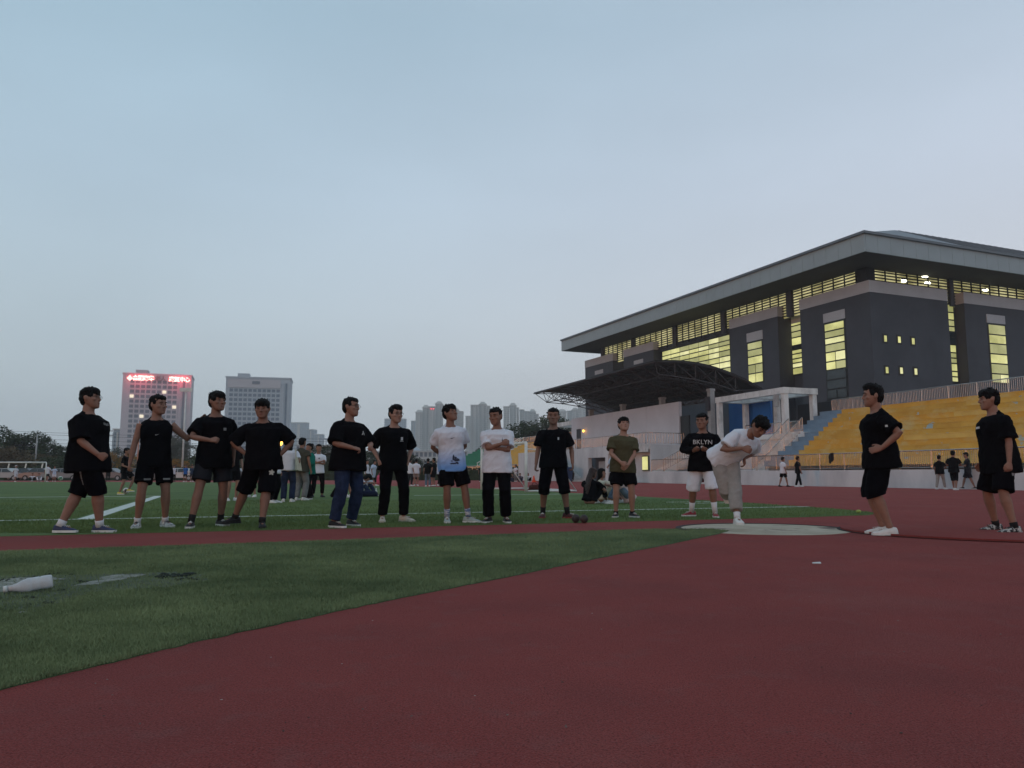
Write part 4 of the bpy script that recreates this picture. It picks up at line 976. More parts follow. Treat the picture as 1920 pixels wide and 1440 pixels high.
# ================================================================== people
PENDING = []      # (object, voxel, smooth iterations, post function)
V3 = Vector
def ik(a, c, l1, l2, hint):
    d = c - a; L = min(d.length, (l1 + l2) * 0.9985); dn = d.normalized()
    x = (l1 * l1 - l2 * l2 + L * L) / (2 * L); h = math.sqrt(max(l1 * l1 - x * x, 0))
    hv = hint - dn * hint.dot(dn)
    if hv.length < 1e-5: hv = V3((0, 1, 0))
    return a + dn * x + hv.normalized() * h, a + dn * L
def loft(mb, secs, n=20, ex=2.4):
    """secs: (center, xaxis, yaxis) with half sizes in the axes; closed ends"""
    vs_ = []; fs_ = []
    for c_, x, y in secs:
        for j in range(n):
            a = 2 * math.pi * j / n; ca, sa = math.cos(a), math.sin(a)
            vs_.append(c_ + x * (math.copysign(abs(ca) ** (2 / ex), ca)) + y * (math.copysign(abs(sa) ** (2 / ex), sa)))
    k = len(secs)
    for i in range(k - 1):
        for j in range(n): fs_.append((i * n + j, i * n + (j + 1) % n, (i + 1) * n + (j + 1) % n, (i + 1) * n + j))
    fs_ += [tuple(reversed(range(n))), tuple(range((k - 1) * n, k * n))]
    mb.add(vs_, fs_)
def along(path, f):
    """point at f on a polyline, f in units of segments"""
    i = min(int(f), len(path) - 2); return path[i].lerp(path[i + 1], f - i)
def limb(mb, path, stations, n=14):
    pts = [along(path, f) for f, r in stations]; mb.tube(pts, [r for f, r in stations], n)
M_SK = [mat('skin_a', (0.25, 0.130, 0.092), 0.6, 0.08, 14), mat('skin_b', (0.21, 0.108, 0.076), 0.6, 0.08, 14), mat('skin_c', (0.31, 0.175, 0.130), 0.6, 0.08, 14)]
M_hair = mat('black_hair', (0.0045, 0.004, 0.0045), 0.65, 0.3, 40, bump=0.5, bscale=160, spec=0.12)
M_hairbr = mat('brown_hair', (0.035, 0.016, 0.012), 0.5, 0.4, 30, bump=0.5, bscale=140)
M_eye = mat('dark_eye', (0.012, 0.009, 0.008), 0.3, 0.2, 20)
M_lip = mat('lips', (0.20, 0.075, 0.065), 0.6, 0.1, 20)
M_glass = mat('spectacle_frame', (0.02, 0.02, 0.022), 0.4)
def cloth(name, c_, var=0.10): return mat(name, c_, 0.95, var, 9, bump=0.25, bscale=220, spec=0.04)
BLK = cloth('black_jersey', (0.0045, 0.0045, 0.006)); BLK2 = cloth('black_shorts_cloth', (0.0038, 0.0038, 0.0055)); GRY = cloth('charcoal_shorts_cloth', (0.018, 0.019, 0.024)); WHT = cloth('white_jersey', (0.62, 0.63, 0.68), 0.04)
JEAN = cloth('blue_denim', (0.020, 0.030, 0.062), 0.3); OLV = cloth('olive_jersey', (0.068, 0.062, 0.036)); KHK = cloth('khaki_twill', (0.29, 0.265, 0.245)); TEAL = cloth('teal_jersey', (0.012, 0.13, 0.10)); LJEAN = cloth('light_denim', (0.11, 0.15, 0.20), 0.2)
GJEAN = cloth('grey_denim', (0.17, 0.18, 0.18), 0.2); PBLUE = cloth('pale_blue_jersey', (0.42, 0.50, 0.62)); BLUE = cloth('blue_jersey', (0.02, 0.10, 0.33)); PINK = cloth('pale_pink_jersey', (0.55, 0.42, 0.42)); CREAM = cloth('cream_canvas', (0.50, 0.46, 0.36)); MAR = cloth('maroon_cloth', (0.10, 0.012, 0.022)); OLV2 = cloth('olive_vest', (0.06, 0.058, 0.045))
S_WHITE = mat('white_shoe', (0.62, 0.62, 0.60), 0.6, 0.1, 12); S_BLACK = mat('black_shoe', (0.012, 0.012, 0.014), 0.6, 0.1, 12); S_NAVY = mat('navy_shoe', (0.03, 0.04, 0.09), 0.6, 0.1, 12); S_RED = mat('red_shoe', (0.22, 0.02, 0.03), 0.6, 0.15, 10); S_GREY = mat('grey_green_shoe', (0.30, 0.36, 0.34), 0.6, 0.1, 12); S_CREAM = mat('cream_shoe', (0.50, 0.46, 0.38), 0.6, 0.1, 12)
S_CAMO = mat('camouflage_shoe', (0.02, 0.02, 0.022), 0.6, scale=22, col2=(0.45, 0.44, 0.42), lo=0.5, hi=0.53)
S_SILVER = mat('silver_shoe', (0.20, 0.20, 0.20), 0.5, scale=20, col2=(0.55, 0.55, 0.53), lo=0.45, hi=0.55)
S_REDBLK = mat('dark_red_shoe', (0.05, 0.012, 0.015), 0.6, 0.2, 10)
SOCKW = mat('white_sock', (0.60, 0.60, 0.62), 0.9, 0.05, 20); SOCKB = mat('black_sock', (0.012, 0.012, 0.013), 0.9)
SOCKS = mat('striped_sock', (0.12, 0.17, 0.28), 0.9, scale=30, col2=(0.6, 0.6, 0.64), lo=0.48, hi=0.52, stretch=(0.2, 0.2, 3))

def put(name, mb, m, root, smooth=True, voxel=None, its=2, post=None):
    me = bpy.data.meshes.new(name); me.from_pydata(mb.v, [], mb.f); me.materials.append(m)
    if smooth: me.polygons.foreach_set('use_smooth', [True] * len(me.polygons))
    o = bpy.data.objects.new(name, me); C.objects.link(o); o.parent = root
    if voxel: PENDING.append((o, voxel, its, post))
    return o
def wrinkle(seed, amp, zfreq=1.0):
    def f(me):
        off = V3((seed * 3.7, seed * 1.3, seed * 2.1)); me.update()
        co = [v.co.copy() for v in me.vertices]; no = [v.normal.copy() for v in me.vertices]
        for v, p, n_ in zip(me.vertices, co, no):
            q = V3((p.x * 7 + p.z * 3.0, p.y * 7 - p.z * 2.0, p.z * 6 * zfreq)) + off
            w = noise.noise(q); w2 = 1 - 2 * abs(noise.noise(V3((p.x * 13 + p.z * 9, p.y * 13, p.z * 11)) + off))
            v.co = p + n_ * amp * (0.9 * w + 0.55 * w2)
    return f
def hair_rough(seed, amp):
    def f(me):
        me.update(); off = V3((seed, seed * 2, 0))
        co = [v.co.copy() for v in me.vertices]; no = [v.normal.copy() for v in me.vertices]
        for v, p, n_ in zip(me.vertices, co, no): v.co = p + n_ * amp * (noise.noise(V3((p.x * 60, p.y * 60, p.z * 28)) + off) + 0.6 * noise.noise(V3((p.x * 25, p.y * 25, p.z * 18)) + off))
    return f

POSE = {'hang': dict(w=(.27, .05, .84), h=(.35, -1, 0), n=(-1, .15, 0), d=None, c=.45), 'hip': dict(w=(.215, .0, 1.03), h=(1, -.4, .15), d=(-.45, .8, -.35), n=(-.85, -.45, -.1), c=.25),
        'back': dict(w=(.06, -.19, .96), h=(1, -.2, 0), d=(-.8, -.1, -.5), n=(0, 1, 0), c=.4), 'cross': dict(w=(-.09, .235, 1.18), h=(.9, -.1, -.8), d=(-1, -.1, .2), n=(0, -1, 0), c=.5),
        'cross2': dict(w=(-.05, .19, 1.13), h=(.9, -.1, -.8), d=(-1, -.2, .15), n=(0, -1, 0), c=.5), 'clasp': dict(w=(.075, .21, .93), h=(1, -.3, 0), d=(-.75, .15, -.6), n=(-.3, -1, 0), c=.5),
        'pocket': dict(w=(.225, .03, .93), h=(.8, -1, 0), d=(-.1, .25, -1), n=(-1, 0, 0), c=.5), 'belly': dict(w=(.12, .24, 1.05), h=(.8, -.6, -.2), d=(-.8, .4, -.2), n=(-.2, -.5, -.8), c=.7),
        'phone': dict(w=(.09, .27, 1.10), h=(.9, -.3, -.4), d=(-.55, .8, .15), n=(-.3, 0, 1), c=.7), 'fist': dict(w=(.11, .26, 1.10), h=(1, -.3, -.3), d=(-.8, .6, .05), n=(-.3, -.6, -.5), c=1.0),
        'lap': dict(w=(.10, .36, .46), h=(1, -.3, 0), d=(-.4, .9, -.1), n=(0, 0, -1), c=.4), 'face': dict(w=(.07, .27, .62), h=(1, .2, -.6), d=(-.2, .2, .9), n=(0, -1, 0), c=.4)}
def hand(mb, wrist, d, n, thumb_sign, k, curl, fine=True):
    d = d.normalized(); n = (n - d * n.dot(d)); n = n.normalized() if n.length > 1e-4 else d.orthogonal().normalized()
    sd = d.cross(n) * thumb_sign            # thumb side
    kn = wrist + d * .085 * k
    loft(mb, [(wrist - d * .01 * k, sd * .024 * k, n * .018 * k), (wrist + d * .03 * k, sd * .036 * k, n * .017 * k), (kn - d * .01 * k, sd * .041 * k, n * .014 * k), (kn + d * .008 * k, sd * .038 * k, n * .011 * k)], 12, 2.6)
    if not fine:
        q = kn + (d * math.cos(curl * 1.6) + n * math.sin(curl * 1.6)) * .06 * k
        loft(mb, [(kn, sd * .038 * k, n * .013 * k), (q, sd * .028 * k, n * .010 * k)], 10, 2.4)
        mb.tube([wrist + d * .03 * k + sd * .03 * k, wrist + d * .085 * k + sd * .052 * k], [.012 * k, .009 * k], 6)
        return
    for i, (L, o_) in enumerate(((.072, .029), (.082, .010), (.077, -.010), (.060, -.029))):
        p = kn + sd * o_ * k; dd = (d + sd * o_ * 2.5).normalized(); pts = [p - dd * .012 * k, p]; a = 0
        for j, fr_ in enumerate((.45, .31, .24)):
            a += curl * (1.25, 1.35, 0.9)[j] * (1 + .08 * i); v_ = dd * math.cos(a) + n * math.sin(a); p = p + v_ * L * k * fr_; pts.append(p)
        mb.tube(pts, [.0098 * k, .0098 * k, .009 * k, .0083 * k, .0062 * k], 8)
    b_ = wrist + d * .022 * k + sd * .027 * k; t1 = b_ + (d * .72 + sd * .62 + n * .25).normalized() * .040 * k; t2 = t1 + (d * .9 + sd * (.35 - .5 * curl) + n * .5 * curl).normalized() * .030 * k; t3 = t2 + (d * .9 - sd * .5 * curl + n * .5 * curl).normalized() * .024 * k
    mb.tube([b_ - d * .01 * k, b_, t1, t2, t3], [.013 * k, .0145 * k, .0115 * k, .0102 * k, .007 * k], 8)

def person(label, feet, face, H=1.75, g=1.0, rp='hang', lp='hang', head=(0, 0, 0), lean=(0, 0, 0), pel=(0, 0, 0), top=None, sl=.72, hem=.17, ease=0.0, bot=None, leg=.95, flare=.0, shoe=(S_WHITE, S_WHITE), sock=None, sockh=.10,
           hair='short', skin=0, fine=True, glasses=False, group='men standing in a line to watch the throw', decals=(), seat=None, extra=None, footyaw=(12, -12), kh=None, lift=(0, 0), fpitch=(0, 0), world=None, hairm=None, cat='person', tw=None, rover=None, lover=None, long_hair=0):
    k = H / 1.75
    if world is None:
        fw = [G(*feet[0]), G(*feet[1])]; base = (fw[0] + fw[1]) / 2
    else: base = V3((world[0], world[1], 0)); fw = None
    th = math.pi + R(face) + math.atan2(-base.x, base.y); rz = Matrix.Rotation(th, 3, 'Z'); inv = rz.transposed()
    root = thing('person', label, cat, base, group); root.rotation_euler = (0, 0, th)
    S = 1 if fine else 0
    seed = abs(hash(label)) % 97 if False else sum(ord(c_) for c_ in label) % 97
    if fw: fl = [inv @ (f - base) for f in fw]           # right, left foot in the local frame
    else: fl = [V3((feet[0][0] * k, feet[0][1] * k, 0)), V3((feet[1][0] * k, feet[1][1] * k, 0))]
    if fine:
        g = g + .06; jr = random.Random(seed * 13 + 1); lean = (lean[0] + jr.uniform(-1.5, 2.5), lean[1] + jr.uniform(-3, 3), lean[2] + jr.uniform(-6, 6)); pel = (pel[0] + jr.uniform(-.025, .025), pel[1], pel[2] - jr.uniform(0, .012))
    g5 = 1 + .6 * (g - 1)
    ctr = (fl[0] + fl[1]) / 2
    pc = V3((ctr.x, ctr.y, (0.95 if seat is None else seat) * k)) + V3(pel) * k
    if seat is not None: pc = V3((0, 0, seat * k)) + V3(pel) * k
    rot = Matrix.Rotation(R(lean[2]), 3, 'Z') @ Matrix.Rotation(R(-lean[0]), 3, 'X') @ Matrix.Rotation(R(lean[1]), 3, 'Y')
    X, Yv, Z = rot @ V3((1, 0, 0)), rot @ V3((0, 1, 0)), rot @ V3((0, 0, 1))
    def tp(x, y, z): return pc + (X * x + Yv * y + Z * z) * k
    swid = .180 * (1 + .30 * (g - 1))
    hip = [pc + V3((.088 * k, 0, -.035 * k)) if seat is None else pc + V3((.088 * k, .02, 0)), None]; hip[1] = V3((2 * pc.x - hip[0].x, hip[0].y, hip[0].z))
    if lean[1] or tw is not None:
        prz = Matrix.Rotation(R(tw or 0), 3, 'Z')
        hip = [pc + prz @ (h_ - pc) for h_ in hip]
    ank = [V3((fl[i].x, fl[i].y, .085 * k + lift[i])) for i in (0, 1)]
    legs = []
    for i in (0, 1):
        hint = V3(kh[i]) if kh else V3((.15 * (1 if i == 0 else -1), 1, 0))
        kn, an = ik(hip[i], ank[i], .435 * k, .42 * k, hint); legs.append([hip[i], kn, an]); ank[i] = an
    shl = [tp(swid, -.005, .408), tp(-swid, -.005, .408)]
    arms = []; hands = []
    for i, ps in enumerate((rp, lp)):
        q = dict(POSE[ps]) if isinstance(ps, str) else dict(POSE['hang'], **ps)
        ov = (rover, lover)[i]
        if ov: q.update(ov)
        sx = 1 if i == 0 else -1; mir = lambda v_: V3((v_[0] * sx, v_[1], v_[2]))
        wt = mir(q['w']) * k; w_ = V3((pc.x + wt.x * (1 + .35 * (g - 1)), pc.y + wt.y * (1 + .5 * (g - 1)), wt.z))
        if q.get('abs'): w_ = V3(q['w'])
        el, wr = ik(shl[i], w_, .285 * k, .25 * k, mir(q['h'])); arms.append([shl[i], el, wr])
        d_ = mir(q['d']) if q['d'] else (wr - el); hands.append((wr, d_, mir(q['n']), sx, q['c']))
    # ---- head frame
    hy, hp_, hr = head; nb = tp(0, .0, .505)
    HR = rot.copy() if lean[0] < 30 else Matrix.Rotation(R(-lean[0] * .55), 3, 'X') @ Matrix.Rotation(R(lean[1] * .6), 3, 'Y')
    HR = HR @ Matrix.Rotation(R(hy), 3, 'Z') @ Matrix.Rotation(R(hp_), 3, 'X') @ Matrix.Rotation(R(hr), 3, 'Y')
    hk = 1.10; hc = nb + (Z * .072 + HR @ V3((0, .018, .092))) * k
    hp = lambda x, y, z: hc + HR @ (V3((x * 1.10, y, z)) * k * hk)
    gf = 1.04 + .25 * (g - 1)
    # ---- body: one continuous skin
    mb = MB()
    HS = [(-.118, .020, .074, .030), (-.108, .038, .087, .005), (-.088, .051, .090, -.02), (-.060, .061, .090, -.045), (-.030, .068, .089, -.065), (0, .071, .086, -.083), (.030, .074, .089, -.093), (.060, .073, .086, -.095), (.085, .064, .070, -.085), (.105, .045, .045, -.060), (.117, .018, .015, -.030)]
    loft(mb, [(hp(0, (f + b_) / 2, z), HR @ V3((w * 1.10 * hk * k * (gf if z < 0.03 else 1), 0, 0)), HR @ V3((0, (f - b_) / 2 * k * hk, 0))) for z, w, f, b_ in HS], 24, 2.3)
    if fine:
        mb.tube([hp(0, .080, .030), hp(0, .098, -.004), hp(0, .108, -.026), hp(0, .088, -.036)], [.007 * k, .009 * k, .0135 * k, .010 * k], 8)
        mb.ell(hp(.012, .094, -.031), .009 * k, .009 * k, .007 * k, HR); mb.ell(hp(-.012, .094, -.031), .009 * k, .009 * k, .007 * k, HR)
        for sx in (-1, 1):
            mb.ell(hp(sx * .031, .078, .026), .025 * k, .013 * k, .008 * k, HR); mb.ell(hp(sx * .043 * gf, .062, -.022), .024 * k * gf, .027 * k, .022 * k, HR)
            mb.ell(hp(sx * .074 * gf, -.008, -.004), .009 * k, .019 * k, .032 * k, HR @ Matrix.Rotation(.2 * sx, 3, 'Z'))
        mb.ell(hp(0, .086, -.062), .024 * k, .010 * k, .010 * k, HR); mb.ell(hp(0, .078, -.100), .024 * k, .016 * k, .014 * k, HR)
    else:
        mb.tube([hp(0, .080, .02), hp(0, .106, -.025)], [.008 * k, .014 * k], 6)
        for sx in (-1, 1): mb.ell(hp(sx * .072, -.008, -.004), .012 * k, .02 * k, .032 * k, HR)
    nr = .054 * k * (1 + .3 * (g - 1)); mb.tube([tp(0, -.012, .42), nb - Yv * .006 * k, hp(0, -.014, -.070), hp(0, -.02, -.02)], [nr * 1.5, nr * 1.16, nr * 1.06, nr], 16)
    by = .030 * (g - 1)
    TS = [(-.13, .110, .085, 0), (-.08, .150, .105, -.005), (0, .158, .112, -.004), (.10, .142, .104, by * .9), (.20, .142, .103, by), (.30, .158, .112, .006), (.385, .162, .104, .0), (.43, .146, .085, -.006), (.465, .100, .066, -.008), (.505, .055, .052, -.008)]
    def tsec(z, w, d, y, e=0.0, ee=0.0):
        gw = g if z < .42 else 1 + .5 * (g - 1); return (tp(0, y, z), X * (w * gw + e) * k, Yv * (d * (gw ** 1.15) + e * .9 + ee) * k)
    loft(mb, [tsec(*t_) for t_ in TS], 22, 2.3)
    lg = [(0, .082), (.35, .080), (.7, .066), (.93, .054), (1.07, .051), (1.3, .056), (1.55, .045), (1.85, .034), (2.0, .034)]
    for l_ in legs: limb(mb, l_, [(f, r * k * g5 * 1.07) for f, r in lg])
    ag = [(0, .054), (.3, .048), (.75, .040), (1.0, .036), (1.2, .039), (1.6, .031), (2.0, .0245)]
    for a_, h_ in zip(arms, hands):
        limb(mb, a_, [(f, r * k * g5) for f, r in ag], 12); hand(mb, h_[0], h_[1], h_[2], h_[3], k, h_[4], fine)
    fy = [R(footyaw[0]) * -1, R(footyaw[1]) * -1]
    for i in (0, 1):
        fd = Matrix.Rotation(fy[i], 3, 'Z') @ Matrix.Rotation(R(-fpitch[i]), 3, 'X'); mb.ell(ank[i] + fd @ V3((0, .05, -.045)) * k, .03 * k, .09 * k, .03 * k, fd)
    put('body', mb, M_SK[skin], root, True, .0072 if fine else .017, 2 if fine else 1)
    # ---- face parts
    if fine:
        for sx in (-1, 1):
            me_ = MB(); me_.ell(hp(sx * .031, .0865, .006), .0135 * k, .006 * k, .0048 * k, HR, 10, 6); put('eye', me_, M_eye, root)
            me_ = MB(); me_.tube([hp(sx * .013, .0955, .027), hp(sx * .032, .0935, .032), hp(sx * .050, .081, .027)], [.0042 * k, .005 * k, .003 * k], 6); put('eyebrow', me_, M_hair, root)
        me_ = MB(); me_.ell(hp(0, .094, -.0625), .021 * k, .0045 * k, .0052 * k, HR, 10, 6); put('lips', me_, M_lip, root)
    if glasses:
        gr = put('glasses', MB().tube([hp(-.010, .104, .006), hp(.010, .104, .006)], .0018 * k, 6), M_glass, root)
        for sx in (-1, 1):
            c0 = [hp(sx * .034 + .024 * math.cos(a), .101, .004 + .017 * math.sin(a)) for a in [i * math.pi / 10 for i in range(21)]]
            put('rim', MB().tube(c0, .0019 * k, 5), M_glass, gr); put('temple', MB().tube([hp(sx * .058, .099, .008), hp(sx * .078, .0, .010)], .002 * k, 5), M_glass, gr)
    # ---- hair
    hb = MB(); er = lambda p, a, b_, c_: hb.ell(hp(*p), a * k * hk * 1.08, b_ * k * hk, c_ * k * hk, HR, 18, 12)
    er((0, -.012, .050), .082, .098, .078)
    er((0, -.045, .0), .077, .066, .085)
    if hair == 'bowl':
        er((0, .030, .070), .076, .072, .052); er((.0, .062, .050), .062, .036, .030); er((.062, .02, .03), .020, .045, .042); er((-.062, .02, .03), .020, .045, .042)
    elif hair == 'short':
        er((0, .028, .078), .070, .066, .042); er((0, .058, .064), .052, .030, .022); er((.066, .012, .03), .014, .035, .036); er((-.066, .012, .03), .014, .035, .036)
    elif hair == 'crop':
        hb = MB(); er((0, -.010, .048), .0785, .0945, .075); er((0, -.042, .005), .075, .062, .074); er((0, .030, .076), .068, .062, .040); er((.064, .010, .035), .014, .034, .034); er((-.064, .010, .035), .014, .034, .034)
    elif hair == 'tall':
        er((0, .028, .090), .072, .070, .052); er((0, .055, .080), .058, .040, .038); er((.066, .012, .03), .015, .036, .04); er((-.066, .012, .03), .015, .036, .04)
    elif hair == 'long':
        er((0, .025, .065), .076, .070, .052); L_ = long_hair or .40
        er((.066, -.01, -.03), .024, .05, .10); er((-.066, -.01, -.03), .024, .05, .10)
        loft(hb, [(hp(0, -.05, .03), HR @ V3((.08 * k, 0, 0)), HR @ V3((0, .055 * k, 0))), (hp(0, -.07, -.12), HR @ V3((.10 * k, 0, 0)), HR @ V3((0, .05 * k, 0))), (hp(0, -.085, -.12 - L_ * .5), HR @ V3((.12 * k, 0, 0)), HR @ V3((0, .045 * k, 0))), (hp(0, -.07, -.12 - L_), HR @ V3((.08 * k, 0, 0)), HR @ V3((0, .02 * k, 0)))], 16)
    elif hair == 'bun':
        er((0, .02, .065), .074, .070, .050); er((0, -.095, .075), .045, .045, .045)
    elif hair == 'cap':
        er((0, .02, .07), .084, .085, .055); hb.ell(hp(0, .115, .052), .062 * k, .055 * k, .007 * k, HR, 14, 6)
    if fine:
        rh = random.Random(seed)
        for i in range(70):
            a = rh.uniform(0, 6.283); el_ = rh.uniform(.05, 1.45); dv = V3((math.cos(a) * math.cos(el_), math.sin(a) * math.cos(el_), math.sin(el_)))
            p0 = V3((dv.x * .076, dv.y * .088 - .012, .05 + dv.z * .070))
            if p0.y > .045 and p0.z < .075: continue
            d2 = (dv * .6 + V3((rh.uniform(-.5, .5), rh.uniform(-.2, .7), rh.uniform(-.7, .4)))).normalized()
            p1 = p0 + d2 * rh.uniform(.016, .030); hb.tube([hp(*(p0 - d2 * .01)), hp(*p0), hp(*p1)], [.010 * k, .009 * k, .003 * k], 6)
    put('hair' if hair != 'cap' else 'cap', hb, hairm or M_hair, root, True, .006 if fine else .016, 2 if fine else 1, hair_rough(seed, .0065 if fine else .007))
    # ---- shirt
    sh = None
    if top is not None:
        e = .016 + ease; mb = MB()
        ST = [(-hem - .0, .178, .132, .0), (-hem + .05, .176, .130, 0), (0, .165, .120, 0), (.10, .150, .108, by * .9), (.20, .152, .107, by), (.30, .163, .114, .008), (.38, .168, .108, .002), (.425, .158, .090, -.006), (.458, .120, .070, -.010), (.480, .086, .064, -.008), (.492, .070, .060, -.004)]
        loft(mb, [tsec(z, w, d, y, e * (1.15 if z < .2 else 1 if z < .42 else .55 if z < .46 else .25), ease * .3) if z < .47 else (tp(0, y + .3 * by, z), X * w * (1 + .3 * (g - 1)) * k, (Yv * d * (1 + .3 * (g - 1)) - Z * (.026 if z < .49 else .034)) * k) for z, w, d, y in ST], 26, 2.35)
        for a_ in arms:
            if sl > 0:
                rr = .058 * g5 + ease * .85; s_ = min(sl, 1.0)
                stn = [(0, rr * 1.06), (.25, rr * 1.08), (s_ * .75, rr * 1.08), (s_, rr * 1.12 + ease * .25)] if sl <= 1 else [(0, rr * 1.03), (.4, rr), (1.0, rr * .92), (1.3, rr * .86), (1.7, rr * .74), (sl, rr * .62)]
                inn = tp(0, -.004, .405).lerp(a_[0], .55)
                mb.tube([inn, inn.lerp(a_[0], .6)] + [along(a_, max(f, .04)) for f, r in stn], [rr * .55 * k, rr * .70 * k] + [r * k * (.80 if f == 0 else .97 if f < .3 else 1) for f, r in stn], 16)
        sh = put('shirt', mb, top, root, True, .0095 if fine else .018, 2, wrinkle(seed, .0115 if fine else .007))
    # ---- trousers / shorts
    pn = None
    if bot is not None:
        mb = MB(); pr = lambda z, w, d: (pc + V3((0, -.004, z)) * k, rot_p @ V3((w * g * k, 0, 0)), rot_p @ V3((0, d * g * k, 0)))
        rot_p = Matrix.Rotation(R(tw or 0), 3, 'Z')
        if seat is None: loft(mb, [pr(.09, .150, .112), pr(0, .168, .124), pr(-.07, .178, .130), (pc + V3((0, 0, -.115)) * k, rot_p @ V3((.13 * g * k, 0, 0)), rot_p @ V3((0, .10 * g * k, 0)))], 22)
        else: mb.ell(pc + V3((0, 0, -.01)) * k, .175 * g * k, .14 * k, .115 * k)
        for l_ in legs:
            base_r = [(0, .097), (.3, .097), (.7, .086), (1.0, .074), (1.4, .072), (1.75, .062), (1.95, .060), (2.0, .058)]
            stn = [(f, r) for f, r in base_r if f < leg - .02]; import bisect
            def rad(f):
                for (f0, r0), (f1, r1) in zip(base_r[:-1], base_r[1:]):
                    if f <= f1: return r0 + (r1 - r0) * (f - f0) / (f1 - f0)
                return base_r[-1][1]
            stn.append((leg, rad(min(leg, 2)))); stn = [(f, (r * g5 + flare * min(1, f / max(leg, .01))) * k) for f, r in stn]
            limb(mb, l_, stn, 16)
        pn = put('trousers' if leg > 1.25 else 'shorts', mb, bot, root, True, .0095 if fine else .018, 2, wrinkle(seed + 5, .0095 if fine else .006, 1.3))
    # ---- socks, shoes
    for i in (0, 1):
        if sock is not None:
            d_ = (legs[i][1] - legs[i][2]).normalized(); mb = MB(); mb.tube([legs[i][2] - d_ * .02 * k, legs[i][2] + d_ * sockh * .5 * k, legs[i][2] + d_ * sockh * k], [.041 * k * g5, .040 * k * g5, (.041 + .04 * sockh) * k * g5], 14)
            put('sock', mb, sock, root)
        FR = Matrix.Rotation(fy[i], 3, 'Z') @ Matrix.Rotation(R(-fpitch[i]), 3, 'X'); fb = ank[i] - FR @ V3((0, 0, .085 * k))
        fp = lambda x, y, z: fb + FR @ (V3((x, y, z)) * k)
        SEC = [(-.078, .020, .055), (-.066, .034, .088), (-.030, .039, .097), (.015, .040, .094), (.055, .042, .076), (.095, .046, .060), (.135, .048, .049), (.168, .041, .039), (.192, .022, .026)]
        vs_ = []; n_ = 13
        for y, w, h in SEC:
            for j in range(n_):
                a = math.pi * j / (n_ - 1); vs_.append(fp(w * math.copysign(abs(math.cos(a)) ** .7, math.cos(a)) , y, .020 + (h - .020) * math.sin(a) ** .8))
        fs_ = [(a * n_ + j, a * n_ + j + 1, (a + 1) * n_ + j + 1, (a + 1) * n_ + j) for a in range(len(SEC) - 1) for j in range(n_ - 1)]
        fs_ += [tuple(range(n_)), tuple(reversed(range((len(SEC) - 1) * n_, len(SEC) * n_)))] + [tuple([a * n_ for a in range(len(SEC))] + [a * n_ + n_ - 1 for a in reversed(range(len(SEC)))])]
        shoe_o = recalc(put('shoe', MB().add(vs_, fs_), shoe[0], root))
        ol = [(y, w + .004) for y, w, h in SEC]; ol[0] = (ol[0][0] - .005, ol[0][1]); ol[-1] = (ol[-1][0] + .006, ol[-1][1])
        pts = [(w, y) for y, w in ol] + [(-w, y) for y, w in reversed(ol)]; nn = len(pts)
        mb = MB().add([fp(x, y, 0.0) for x, y in pts] + [fp(x, y, .026) for x, y in pts], [tuple(reversed(range(nn))), tuple(range(nn, 2 * nn))] + [(j, (j + 1) % nn, nn + (j + 1) % nn, nn + j) for j in range(nn)])
        recalc(put('sole', mb, shoe[1], shoe_o, False))
        if fine:
            mb = MB()
            for j in range(4):
                y = .035 + .022 * j; h = .084 - .16 * (y - .035); mb.tube([fp(-.022, y, h - .010), fp(0, y + .004, h + .004), fp(.022, y, h - .010)], .0035 * k, 5)
            put('lace', mb, shoe[1] if shoe[0] in (S_BLACK, S_NAVY, S_RED, S_CAMO) else S_BLACK if shoe[0] is S_SILVER else S_WHITE, shoe_o, True)['kind'] = 'stuff'
    info = dict(root=root, tp=tp, X=X, Y=Yv, Z=Z, shirt=sh, pants=pn, hands=hands, arms=arms, legs=legs, hp=hp, HR=HR, k=k, pc=pc, ank=ank)
    for d_ in decals: DECALS.append((info, d_))
    if extra: extra(info)
    return info
DECALS = []
